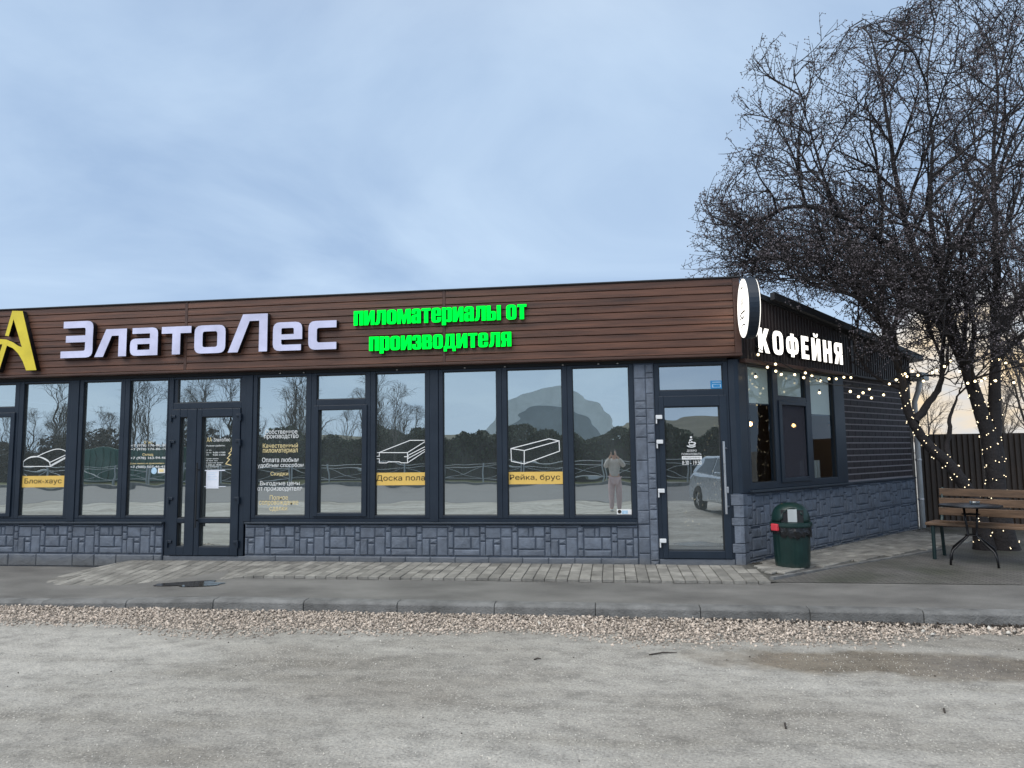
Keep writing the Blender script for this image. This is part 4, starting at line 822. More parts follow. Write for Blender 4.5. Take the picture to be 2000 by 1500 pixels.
# ------------------------------------------------------------------ signs
def rounded(pts, k=5):
    out = []; n_ = len(pts)
    for i, p in enumerate(pts):
        r_ = p[2] if len(p) > 2 else 0; P = np.array(p[:2], float)
        if r_ <= 0: out.append(tuple(P)); continue
        a = np.array(pts[i-1][:2], float)-P; b_ = np.array(pts[(i+1) % n_][:2], float)-P; a /= np.linalg.norm(a); b_ /= np.linalg.norm(b_)
        ang = math.acos(np.clip(a@b_, -1, 1)); d = r_/math.tan(ang/2); A, B = P+a*d, P+b_*d
        for t in np.linspace(0, 1, k): out.append(tuple((1-t)**2*A+2*t*(1-t)*P+t*t*B))
    return out
def channel_letter(parent, loops, u, z, fn, back, front, face_m, ret_m, lab=None):
    lp = [rounded(l_) for l_ in loops]
    me = curve_mesh('letter', outline_data(lp, (front-back)/2), 0); a = verts(me)
    P = np.array([fn(u+x, (front+back)/2+zz, z+y) for x, y, zz in a]); at = (P.min(0)+P.max(0))/2
    me.vertices.foreach_set('co', (P-at).astype(np.float32).ravel()); me.update(); me.materials.append(ret_m)
    o = link(bpy.data.objects.new('letter', me), parent, at)
    mf = curve_mesh('letter_face', outline_data(lp, .002), 0); a = verts(mf)
    P = np.array([fn(u+x, front+.003+zz, z+y) for x, y, zz in a]); mf.vertices.foreach_set('co', (P-at).astype(np.float32).ravel()); mf.update(); mf.materials.append(face_m)
    link(bpy.data.objects.new('letter_face', mf), o, at); return o
def flip_if(fn): return fn
T, VW, H1, HC = .098, .122, .398, .532
def glyph(c):
    h = HC if c in 'ЗЛ' else H1
    if c == 'З':
        w_ = .505; m_ = .285; return w_, [[(.03, h), (w_, h, .10), (w_-.004, m_, .0), (w_, 0, .10), (0, 0), (0, T), (w_-VW, T, .03), (w_-VW, m_-T/2-.012), (.075, m_-T/2-.012), (.075, m_+T/2-.012), (w_-VW, m_+T/2-.012), (w_-VW, h-T, .03), (.03, h-T)]]
    if c == 'л': w_ = .495; return w_, [[(0, 0), (.135, 0), (.262, h-T), (w_-VW, h-T), (w_-VW, 0), (w_, 0), (w_, h), (.172, h)]]
    if c == 'Л': w_ = .580; return w_, [[(0, 0), (.145, 0), (.315, h-T), (w_-VW, h-T), (w_-VW, 0), (w_, 0), (w_, h), (.215, h)]]
    if c == 'а': w_ = .425; return w_, [[(.03, h), (w_, h, .09), (w_, 0), (0, 0, .09), (0, .245, .08), (w_-VW, .245), (w_-VW, h-T+.015), (.03, h-T+.015)], [(VW*.92, .082), (w_-VW, .082), (w_-VW, .165), (VW*.92, .165)]]
    if c == 'т': w_ = .450; return w_, [[(0, h), (0, h-T), (w_/2-VW/2, h-T), (w_/2-VW/2, 0), (w_/2+VW/2, 0), (w_/2+VW/2, h-T), (w_, h-T), (w_, h)]]
    if c == 'о': w_ = .465; return w_, [[(0, 0, .1), (w_, 0, .1), (w_, h, .1), (0, h, .1)], [(VW, T*.9, .035), (w_-VW, T*.9, .035), (w_-VW, h-T*.9, .035), (VW, h-T*.9, .035)]]
    if c == 'е': w_ = .425; return w_, [[(0, h, .1), (w_, h, .1), (w_, .155), (VW, .155), (VW, T*.85, .03), (w_-.015, T*.85), (w_-.015, 0), (0, 0, .1)], [(VW, .228), (w_-VW, .228), (w_-VW, h-T*.85, .02), (VW, h-T*.85, .02)]]
    if c == 'с': w_ = .402; return w_, [[(0, h, .1), (w_, h), (w_, h-T), (VW, h-T, .035), (VW, T, .035), (w_, T), (w_, 0), (0, 0, .1)]]
s1 = empty('letter_sign', (-5.7, -.22, 2.87), 'large white channel letters reading ЗлатоЛес on the brown fascia', 'sign')
LB, LF = .186, .262
for c, u in zip('ЗлатоЛес', (-7.845, -7.308, -6.754, -6.271, -5.770, -5.265, -4.602, -4.087)):
    channel_letter(s1, glyph(c)[1], u, 2.872, FRONT, LB, LF, M['letter'], M['ret'])
# yellow logo of two joined letters A with a sweeping bar
s2 = empty('logo_sign', (-8.7, -.22, 2.7), 'yellow double A emblem with a curved bar beside the white letters', 'sign')
AX = -.035
main = [(-8.664, 3.600), (-8.497, 3.590), (-8.220, 2.712), (-8.385, 2.712)]
sw = [(-8.40, 2.735), (-8.45, 2.86), (-8.52, 2.955), (-8.60, 3.03), (-8.70, 3.085), (-8.715, 3.088)]
rightA = [(-8.664, 3.600), (-8.497, 3.590), (-8.220, 2.712), (-8.387, 2.712), (-8.45, 2.85), (-8.53, 2.965), (-8.62, 3.045), (-8.722, 3.088), (-8.832, 2.700), (-8.915, 2.700), (-8.795, 3.108), (-8.90, 3.112), (-9.00, 3.095), (-9.10, 3.06), (-9.10, 3.135), (-8.99, 3.178), (-8.86, 3.190), (-8.74, 3.178), (-8.63, 3.135), (-8.535, 3.075), (-8.475, 3.055), (-8.635, 3.475), (-8.70, 3.225), (-8.760, 3.235)]
channel_letter(s2, [rightA], 0, 0, FRONT, LB, LF, M['yellow'], M['ret'])
leftA = [(-9.17, 3.600), (-9.06, 3.600), (-8.93, 3.215), (-8.99, 3.198), (-9.09, 3.455), (-9.32, 2.700), (-9.42, 2.700)]
channel_letter(s2, [leftA], 0, 0, FRONT, LB, LF, M['yellow'], M['ret'])
BOLD = {
 'п': (.84, [[(0, 0), (0, 1), (.84, 1), (.84, 0), (.50, 0), (.50, .83), (.34, .83), (.34, 0)]]),
 'и': (.90, [[(0, 0), (0, 1), (.32, 1), (.32, .48), (.56, 1), (.90, 1), (.90, 0), (.58, 0), (.58, .52), (.34, 0)]]),
 'л': (.92, [[(0, 0), (0, .15), (.09, .18), (.14, .42), (.16, 1), (.92, 1), (.92, 0), (.58, 0), (.58, .83), (.44, .83), (.42, .32), (.34, .07), (.2, 0)]]),
 'о': (.84, [[(0, 0, .3), (.84, 0, .3), (.84, 1, .3), (0, 1, .3)], [(.34, .17, .06), (.50, .17, .06), (.50, .83, .06), (.34, .83, .06)]]),
 'м': (1.14, [[(0, 0), (0, 1), (.41, 1), (.57, .44), (.73, 1), (1.14, 1), (1.14, 0), (.84, 0), (.84, .55), (.67, 0), (.47, 0), (.30, .55), (.30, 0)]]),
 'а': (.80, [[(.02, .66), (.02, 1, .25), (.8, 1, .25), (.8, 0), (.48, 0), (.46, .07), (.36, 0), (0, 0, .18), (0, .55, .18), (.46, .62), (.46, .84), (.34, .84), (.34, .66)], [(.34, .16), (.46, .16), (.46, .47), (.34, .43)]]),
 'т': (.76, [[(0, 1), (.76, 1), (.76, .83), (.55, .83), (.55, 0), (.21, 0), (.21, .83), (0, .83)]]),
 'е': (.82, [[(0, 0, .28), (.82, 0, .28), (.82, .36), (.48, .36), (.48, .15), (.34, .15), (.34, .46), (.82, .46), (.82, 1, .28), (0, 1, .28)], [(.34, .58), (.48, .58), (.48, .85), (.34, .85)]]),
 'р': (.84, [[(0, -.2), (0, 1), (.34, 1), (.36, .94), (.5, 1), (.84, 1, .2), (.84, 0, .2), (.5, 0), (.34, .06), (.34, -.2)], [(.34, .16), (.50, .16), (.50, .84), (.34, .84)]]),
 'ы': (1.18, [[(0, 0), (0, 1), (.34, 1), (.34, .62), (.78, .62, .2), (.78, 0, .2)], [(.34, .15), (.46, .15), (.46, .47), (.34, .47)], [(.85, 0), (.85, 1), (1.18, 1), (1.18, 0)]]),
 'з': (.78, [[(0, .64), (0, 1, .25), (.76, 1, .25), (.76, .54), (.73, .5), (.78, .46), (.78, 0, .25), (0, 0, .25), (0, .36), (.32, .36), (.32, .15), (.45, .15), (.45, .42), (.3, .42), (.3, .58), (.45, .58), (.45, .85), (.32, .85), (.32, .64)]]),
 'в': (.82, [[(0, 0), (0, 1), (.78, 1, .2), (.78, .55), (.73, .52), (.82, .46), (.82, 0, .2)], [(.34, .60), (.46, .60), (.46, .85), (.34, .85)], [(.34, .15), (.48, .15), (.48, .44), (.34, .44)]]),
 'д': (1.0, [[(0, -.2), (0, .16), (.1, .16), (.17, .5), (.19, 1), (.9, 1), (.9, .16), (1, .16), (1, -.2), (.74, -.2), (.74, 0), (.26, 0), (.26, -.2)], [(.38, .16), (.56, .16), (.56, .85), (.44, .85), (.43, .5)]]),
 'я': (.84, [[(0, 0), (.10, .36), (.02, .46), (0, .55), (0, 1, .25), (.84, 1), (.84, 0), (.50, 0), (.50, .4), (.42, .4), (.36, 0)], [(.34, .54), (.50, .54), (.50, .85), (.34, .85)]]),
 'К': (.78, [[(0, 0), (0, 1), (.26, 1), (.26, .62), (.47, 1), (.76, 1), (.5, .55), (.78, 0), (.49, 0), (.31, .40), (.26, .34), (.26, 0)]]),
 'О': (.76, [[(0, 0, .33), (.76, 0, .33), (.76, 1, .33), (0, 1, .33)], [(.25, .19, .11), (.51, .19, .11), (.51, .81, .11), (.25, .81, .11)]]),
 'Ф': (.94, [[(.35, 0), (.59, 0), (.59, .13), (.94, .13, .3), (.94, .87, .3), (.59, .87), (.59, 1), (.35, 1), (.35, .87), (0, .87, .3), (0, .13, .3), (.35, .13)], [(.21, .3, .08), (.35, .3), (.35, .7), (.21, .7, .08)], [(.59, .3), (.73, .3, .08), (.73, .7, .08), (.59, .7)]]),
 'Е': (.60, [[(0, 0), (0, 1), (.58, 1), (.58, .8), (.26, .8), (.26, .6), (.54, .6), (.54, .41), (.26, .41), (.26, .2), (.60, .2), (.60, 0)]]),
 'Й': (.74, [[(0, 0), (0, 1), (.25, 1), (.25, .42), (.48, 1), (.74, 1), (.74, 0), (.49, 0), (.49, .58), (.26, 0)], [(.17, 1.22), (.28, 1.22), (.31, 1.16), (.43, 1.16), (.46, 1.22), (.57, 1.22), (.53, 1.09), (.45, 1.05), (.29, 1.05), (.21, 1.09)]]),
 'Н': (.74, [[(0, 0), (0, 1), (.26, 1), (.26, .62), (.48, .62), (.48, 1), (.74, 1), (.74, 0), (.48, 0), (.48, .41), (.26, .41), (.26, 0)]]),
 'Я': (.74, [[(0, 0), (.17, .42), (.03, .52), (0, .60), (0, 1, .25), (.74, 1), (.74, 0), (.48, 0), (.48, .40), (.41, .40), (.27, 0)], [(.26, .58), (.48, .58), (.48, .82), (.26, .82)]]),
}
def text_sign(root, s, u0, u1, z0, z1, fn, back, front, face_m, ret_m, gap=.10, space=.3):
    """bold letters laid out one by one inside u0..u1; z0..z1 is the height of a plain letter"""
    tot = sum(space if c == ' ' else BOLD[c][0] for c in s)+gap*(len(s)-1); k = (u1-u0)/tot; kz = z1-z0; u = u0
    for c in s:
        if c == ' ': u += (space+gap)*k; continue
        w_, loops = BOLD[c]
        lp = [[tuple([p[0]*k, p[1]*kz]+([p[2]*min(k, kz)] if len(p) > 2 else [])) for p in l_] for l_ in loops]
        channel_letter(root, lp, u, z0, fn, back, front, face_m, ret_m); u += (w_+gap)*k
s3 = empty('letter_sign', (-2.26, -.21, 2.83), 'lit green letters in two lines reading пиломатериалы от производителя on the fascia', 'sign')
text_sign(s3, 'пиломатериалы от', -3.450, -1.072, 3.190, 3.390, FRONT, .186, .235, M['grn'], M['gret'], .075)
text_sign(s3, 'производителя', -3.230, -1.280, 2.833, 3.027, FRONT, .186, .235, M['grn'], M['gret'], .075)
sk, ek = SX(1478, 660, .13)[0], SX(1642, 690, .13)[0]
s4 = empty('letter_sign', SP(1.7, .12, 2.75), 'lit white letters reading КОФЕЙНЯ on the dark side fascia', 'sign')
text_sign(s4, 'КОФЕЙНЯ', sk, ek, SX(1482, 689, .14)[1]+.01, SX(1482, 640, .14)[1], SIDE, .104, .15, M['litwhite'], M['ret'], .26)
# round projecting lightbox: disc plane at right angles to the facade
def drum(prof, cx, cy, cz, k=40):
    mb = MB(); b = 0
    for r_, x in prof:
        for j in range(k): a = 2*math.pi*j/k; mb.v.append((cx+x, cy+r_*math.cos(a), cz+r_*math.sin(a)))
    for i in range(len(prof)-1):
        for j in range(k): a = i*k+j; c = i*k+(j+1) % k; mb.f.append((a, c, c+k, a+k))
    mb.f.append(tuple(range(k-1, -1, -1))); mb.f.append(tuple(range((len(prof)-1)*k, len(prof)*k))); return mb
DC = (1.625, -.62, 3.145); DR = .372
dc = empty('round_sign', (1.67, -.40, 2.85), 'round dark drum lightbox with glowing white face projecting from the fascia corner', 'sign')
drum([(DR-.012, 0), (DR, .006), (DR, .118), (DR-.012, .124)], *DC).build('drum', M['frame'], dc, recalc=True, smooth=False)
fc = drum([(DR-.016, -.008), (DR-.016, -.001)], *DC).build('sign_face', M['disc'], dc, recalc=True)
drum([(DR-.016, .125), (DR-.016, .132)], *DC).build('sign_face', M['disc'], dc, recalc=True)
MB().box(1.645, 1.725, -.27, -.15, 3.04, 3.25).build('bracket', M['ret'], dc)
def emb(pts, w_=.018, sgn=-1):
    mb = MB()
    for (a, b_), (c, d) in zip(pts[:-1], pts[1:]):
        v = np.array([c-a, d-b_]); l_ = np.linalg.norm(v); v /= l_; n_ = np.array([-v[1], v[0]])*w_/2
        mb.add([(DC[0]-.011, DC[1]+p[0], DC[2]+p[1]) for p in ((a+n_[0], b_+n_[1]), (a-n_[0], b_-n_[1]), (c-n_[0], d-n_[1]), (c+n_[0], d+n_[1]))], [(0, 1, 2, 3)])
    return mb
ang = np.linspace(0, 6.2832, 25)
emb([(.13*math.cos(a)*1.0, -.05+.07*math.sin(a)) for a in np.linspace(math.pi, 2*math.pi, 13)]+[(-.13, -.05)], .022).build('emblem', M['vblack'], fc)
emb([(.13, -.06), (.18, -.07), (.17, -.11), (.11, -.12)], .02).build('emblem', M['vblack'], fc)
for dx in (-.06, .0, .06): emb([(dx, .0), (dx+.02, .04), (dx-.015, .08), (dx+.01, .12)], .024).build('emblem', M['vblack'], fc)
emb([(-.13, -.22), (.0, -.20), (.13, -.22)], .016).build('emblem', M['vblack'], fc)
emb([(.25*math.cos(a), .25*math.sin(a)) for a in np.linspace(1.25, 1.85, 5)], .02).build('emblem', M['vblack'], fc)

# ------------------------------------------------------------------ litter bin
bx_, by_ = 2.16, -.16
bn = empty('litter_bin', (bx_, by_, 0), 'dark green barrel litter bin with domed hood against the cafe plinth', 'litter bin')
mb = MB(); k = 48; prof = [(.215, 0), (.232, .012), (.236, .06), (.246, .25), (.252, .47), (.258, .50)]
for r_, z in prof:
    for j in range(k):
        a = 2*math.pi*j/k; rr_ = r_*(1-.018*(j % 4 == 0)) if .02 < z < .49 else r_; mb.v.append((bx_+rr_*math.cos(a), by_+rr_*math.sin(a), z))
for i in range(len(prof)-1):
    for j in range(k): a = i*k+j; c = i*k+(j+1) % k; mb.f.append((a, c, c+k, a+k))
mb.f.append(tuple(range(k-1, -1, -1))); mb.build('barrel', M['bingreen'], bn, recalc=True)
# bag edge folded over the rim, crumpled
mb = MB(); r2 = np.random.RandomState(3); k = 44
for z, r0 in ((.565, .250), (.56, .268), (.52, .276), (.47, .274)):
    for j in range(k):
        a = 2*math.pi*j/k; dz = (.0 if z > .54 else r2.uniform(-.03, .025)-(.035 if math.cos(a-5.2) > .3 else 0)); rr_ = r0+r2.uniform(-.007, .010); mb.v.append((bx_+rr_*math.cos(a), by_+rr_*math.sin(a), z+dz))
for i in range(3):
    for j in range(k): a = i*k+j; c = i*k+(j+1) % k; mb.f.append((a, c, c+k, a+k))
mb.build('bin_bag', M['bag'], bn, recalc=True)
MB().lathe([(.262, .555), (.284, .558), (.288, .575), (.284, .615), (.262, .62)], 40, (bx_, by_, 0)).build('rim', M['bingreen'], bn, recalc=True, smooth=False)
# hood: dome with a round mouth towards the pavement
fa = math.atan2(-.92, -.10)
mb = MB(); nu, nv = 48, 12; idx = {}
for i in range(nv+1):
    ph = math.pi/2*i/nv
    for j in range(nu):
        a = 2*math.pi*j/nu; rr_ = .262*math.cos(ph)**.75; zz = .618+.262*math.sin(ph)**.9; idx[i, j] = len(mb.v); mb.v.append((bx_+rr_*math.cos(a), by_+rr_*math.sin(a), zz))
for i in range(nv):
    for j in range(nu):
        a = 2*math.pi*(j+.5)/nu; ph = math.pi/2*(i+.5)/nv; da = (a-fa+math.pi) % (2*math.pi)-math.pi
        if abs(da)/.62 < math.sqrt(max(0, 1-((ph-.02)/.80)**2)): continue
        j2 = (j+1) % nu; mb.f.append((idx[i, j], idx[i, j2], idx[i+1, j2], idx[i+1, j]))
o = mb.build('hood', M['bingreen'], bn, smooth=True); sm = o.modifiers.new('thick', 'SOLIDIFY'); sm.thickness = .012; sm.offset = -1
ca, sa = math.cos(fa), math.sin(fa)
def bl(x, y, z): return (bx_+ca*x-sa*y, by_+sa*x+ca*y, z)
MB().box(.205, .215, -.062, .062, .625, .80, bl).build('flap', M['binplate'], bn, recalc=True, bevel=.006)
MB().box(.19, .20, -.15, .15, .60, .79, bl).build('inner_shade', M['gasket'], bn, recalc=True)
fr = fa-.95
MB().box(.262, .312, -.062, .062, .505, .60, lambda x, y, z: (bx_+math.cos(fr)*x-math.sin(fr)*y, by_+math.sin(fr)*x+math.cos(fr)*y, z)).build('red_bracket', M['red'], bn, recalc=True, bevel=.012)

bn.scale = (.86, .86, .885)

# ------------------------------------------------------------------ bench and table
ba = np.array([4.07, .60]); bd = np.array([.80, -.60]); bn2 = np.array([.60, .80])      # along the bench, and towards its back
def BP(u, v, z): p = ba+bd*u+bn2*v; return (p[0], p[1], z)
bench = empty('park_bench', BP(.6, .2, 0), 'wooden slatted bench with dark green metal legs under the bare tree', 'bench')
BLN = 1.72
for v0, v1 in ((-.03, .11), (.125, .265), (.28, .42)):
    MB().box(-.05, BLN, v0, v1, .43, .465, BP).build('seat_slat', M['benchwood'], bench, recalc=True, bevel=.006)
for i, (za, zb_) in enumerate(((.53, .63), (.655, .755), (.78, .88))):
    tl = .04*i; MB().box(.0, BLN, .44+tl, .475+tl, za, zb_, BP).build('back_slat', M['benchwood'], bench, recalc=True, bevel=.006)
for u in (.03, 1.10, BLN-.10):
    MB().tube([BP(u, 0, -.003), BP(u, .01, .43)], .024, 8).build('leg', M['benchmetal'], bench)
    MB().tube([BP(u, .46, -.003), BP(u, .40, .40), BP(u, .455, .50), BP(u, .565, .89)], .022, 8).build('leg', M['benchmetal'], bench)
    MB().box(u-.022, u+.022, 0, .43, .395, .428, BP).build('cross_bar', M['benchmetal'], bench, recalc=True)
tx, ty = 4.40, .22
tb = empty('round_table', (tx, ty, 0), 'small round black metal cafe table in front of the bench', 'table')
MB().lathe([(.30, .690), (.335, .694), (.342, .705), (.338, .718), (.30, .722)], 40, (tx, ty, 0)).build('table_top', M['tablemetal'], tb, smooth=False)
for i in range(4):
    a = R(20+90*i); c, s = math.cos(a), math.sin(a)
    MB().tube([(tx+.10*c, ty+.10*s, .69), (tx+.075*c, ty+.075*s, .45), (tx+.06*c, ty+.06*s, .34), (tx+.16*c, ty+.16*s, .27), (tx+.30*c, ty+.30*s, .17), (tx+.335*c, ty+.335*s, .10), (tx+.345*c, ty+.345*s, -.003)], .013, 8).build('leg', M['tablemetal'], tb, smooth=True)
for z, r_ in ((.345, .075), (.60, .095)):
    MB().tube([(tx+r_*math.cos(a), ty+r_*math.sin(a), z) for a in np.linspace(0, 6.2832, 21)], .008, 6).build('ring', M['tablemetal'], tb)
ag = glass('clear_glassware', .12, (.8, .85, .87), 0)
o = MB().lathe([(.045, 0), (.055, .006), (.06, .04), (.055, .042), (.046, .012), (.01, .01)], 20, (tx+.03, ty-.05, .7225)).build('ashtray', ag, smooth=True); tag(o, 'clear glass ashtray on the round black table', 'ashtray')

# ------------------------------------------------------------------ fence beside the building
def ribbed_xy(name, p0, p1, z0, z1, m, parent, pitch=.12, dep=.03, th=.012):
    p0, p1 = np.array(p0, float), np.array(p1, float); l_ = np.linalg.norm(p1-p0); d = (p1-p0)/l_; n_ = np.array([d[1], -d[0]]); prof = []; s = 0
    while s < l_-1e-6:
        for a, o_ in ((0, 0), (.40, 0), (.5, dep), (.90, dep)): prof.append((min(s+a*pitch, l_), o_))
        s += pitch
    prof.append((l_, 0)); q = len(prof); pt = lambda s, o_, z: (*(p0+d*s+n_*o_), z); vs = []
    for off in (0, -th): vs += [pt(s, o_+off, z0) for s, o_ in prof]+[pt(s, o_+off, z1) for s, o_ in prof]
    fs = [(i, i+1, q+i+1, q+i) for i in range(q-1)]+[(2*q+i+1, 2*q+i, 3*q+i, 3*q+i+1) for i in range(q-1)]+[(q+i, q+i+1, 3*q+i+1, 3*q+i) for i in range(q-1)]
    return MB().add(vs, fs).build(name, m, parent)
fe = empty('profile_fence', (8, 4.55, 0), 'brown corrugated metal fence behind the tree and bench', 'fence')
x = 5.48
while x < 13:
    ribbed_xy('fence_panel', (x+.005, 4.5), (x+1.145, 4.5), -.02, 1.67, M['fence'], fe, .095, .028); x += 1.15
for x in np.arange(5.6, 13.2, 2.3): MB().box(x-.03, x+.03, 4.53, 4.59, -.05, 1.64).build('post', M['benchmetal'], fe)
for z in (.4, 1.35): MB().box(5.5, 13.5, 4.515, 4.53, z-.02, z+.02).build('rail', M['benchmetal'], fe)

# ------------------------------------------------------------------ bare trees
class Tree:
    def __init__(s, seed): s.r = np.random.RandomState(seed); s.pl = {}; s.tips = []
    def put(s, pts, rad, k): s.pl.setdefault((len(pts), k), []).append((np.array(pts), np.array(rad)))
    def path(s, p, d, length, n, wander, lift, inside):
        pts = [np.array(p, float)]; d = np.array(d, float); d /= np.linalg.norm(d); st = length/(n-1)
        for i in range(n-1):
            d = d+s.r.normal(0, wander, 3)+np.array([0, 0, lift]); d /= np.linalg.norm(d); q = pts[-1]+d*st
            if inside and not inside(q):
                if i > n//2: break
                d = d*.6+(inside.c-q)/np.linalg.norm(inside.c-q)*.4+s.r.normal(0, .25, 3); d /= np.linalg.norm(d); q = pts[-1]+d*st
                if not inside(q): break
            pts.append(q)
        if len(pts) < 3: return None
        if len(pts) < n:
            P = np.array(pts); t = np.linspace(0, len(P)-1, n); i = np.minimum(t.astype(int), len(P)-2); f = (t-i)[:, None]; pts = list(P[i]*(1-f)+P[i+1]*f)
        return pts
    def grow(s, pts, rad, level, spec, inside):
        """spawn children along a given polyline"""
        if level >= len(spec): return
        sp = spec[level]; P = np.array(pts); n = len(P); cnt = sp['n'] if isinstance(sp['n'], int) else s.r.randint(*sp['n'])
        for c in range(cnt):
            t = sp['t0']+(1-sp['t0'])*(c+s.r.uniform(0, 1))/cnt; f = min(t*(n-1), n-1.001); i = int(f); p = P[i]*(1-(f-i))+P[i+1]*(f-i); r0 = rad[i]*(1-(f-i))+rad[i+1]*(f-i)
            ax = P[i+1]-P[i]; ln = np.linalg.norm(ax)
            if ln < 1e-6: continue
            ax = ax/ln; v = s.r.normal(size=3); v -= ax*(v@ax); v /= np.linalg.norm(v); a = s.r.uniform(*sp['ang'])
            d = ax*math.cos(a)+v*math.sin(a); d[2] += sp.get('up', 0); L_ = sp['len']*s.r.uniform(.55, 1.25)*(1-.35*t if level < 2 else 1)
            q = s.path(p, d, L_, sp['seg'], sp['wan'], sp['lift'], inside)
            if q is None: continue
            rr_ = max(min(r0*.8, sp['r']*s.r.uniform(.8, 1.2)), sp['rmin']); rd = [rr_*(1-.72*i_/(sp['seg']-1)) for i_ in range(sp['seg'])]
            s.put(q, rd, sp['k'])
            if level == len(spec)-1 or sp.get('bud'): s.tips += [q[-1]]+([q[len(q)//2]] if s.r.uniform() < .6 else [])
            s.grow(q, rd, level+1, spec, inside)
    def mesh(s):
        Vs, Fs, b = [], [], 0
        for (n, k), lst in s.pl.items():
            P = np.stack([a for a, _ in lst]); Rr = np.stack([r_ for _, r_ in lst]); N_ = len(P)
            T_ = np.empty_like(P); T_[:, 1:-1] = P[:, 2:]-P[:, :-2]; T_[:, 0] = P[:, 1]-P[:, 0]; T_[:, -1] = P[:, -1]-P[:, -2]; T_ /= np.linalg.norm(T_, axis=2, keepdims=True)+1e-9
            ref = np.where(np.abs(T_[:, :1, 2:3]) > .9, np.array([1., 0, 0]), np.array([0, 0, 1.])); A = np.cross(T_, np.broadcast_to(ref, T_.shape)); A /= np.linalg.norm(A, axis=2, keepdims=True)+1e-9; B = np.cross(T_, A)
            an = np.arange(k)*2*np.pi/k
            V = P[:, :, None]+Rr[:, :, None, None]*(A[:, :, None]*np.cos(an)[None, None, :, None]+B[:, :, None]*np.sin(an)[None, None, :, None])
            i, j = np.meshgrid(np.arange(n-1), np.arange(k), indexing='ij'); q = np.stack([i*k+j, i*k+(j+1) % k, (i+1)*k+(j+1) % k, (i+1)*k+j], -1).reshape(-1, 4)
            F_ = (q[None]+(np.arange(N_)*n*k)[:, None, None]).reshape(-1, 4)+b
            Vs.append(V.reshape(-1, 3)); Fs.append(F_); b += N_*n*k
        return np.concatenate(Vs), np.concatenate(Fs)
def smooth_path(pts, n):
    pts = np.array(pts, float); t = np.linspace(0, len(pts)-1, n); out = []
    for x in t:
        i = min(int(x), len(pts)-2); f = x-i; p0, p1, p2, p3 = pts[max(i-1, 0)], pts[i], pts[i+1], pts[min(i+2, len(pts)-1)]
        out.append(.5*((2*p1)+(-p0+p2)*f+(2*p0-5*p1+4*p2-p3)*f*f+(-p0+3*p1-3*p2+p3)*f**3))
    return out
class Env:
    def __init__(s, c, r_, bld_=False, seed=0): s.c = np.array(c, float); s.r = np.array(r_, float); s.b = bld_; s.ph = np.random.RandomState(seed).uniform(0, 6, 6)
    def __call__(s, q):
        d = (q-s.c)/s.r; l_ = np.linalg.norm(d); u = d/(l_+1e-9); lim = 1+.10*math.sin(5*u[0]+s.ph[0])*math.sin(4*u[2]+s.ph[1])+.08*math.sin(9*u[2]+s.ph[2]+6*u[1])
        if l_ > lim: return False
        if s.b:
            if q[2] < 3.72 and ((q[:2]-SC)@SN) < .30 and q[1] > -.6: return False
            if q[2] < 2.35: return False
        return True
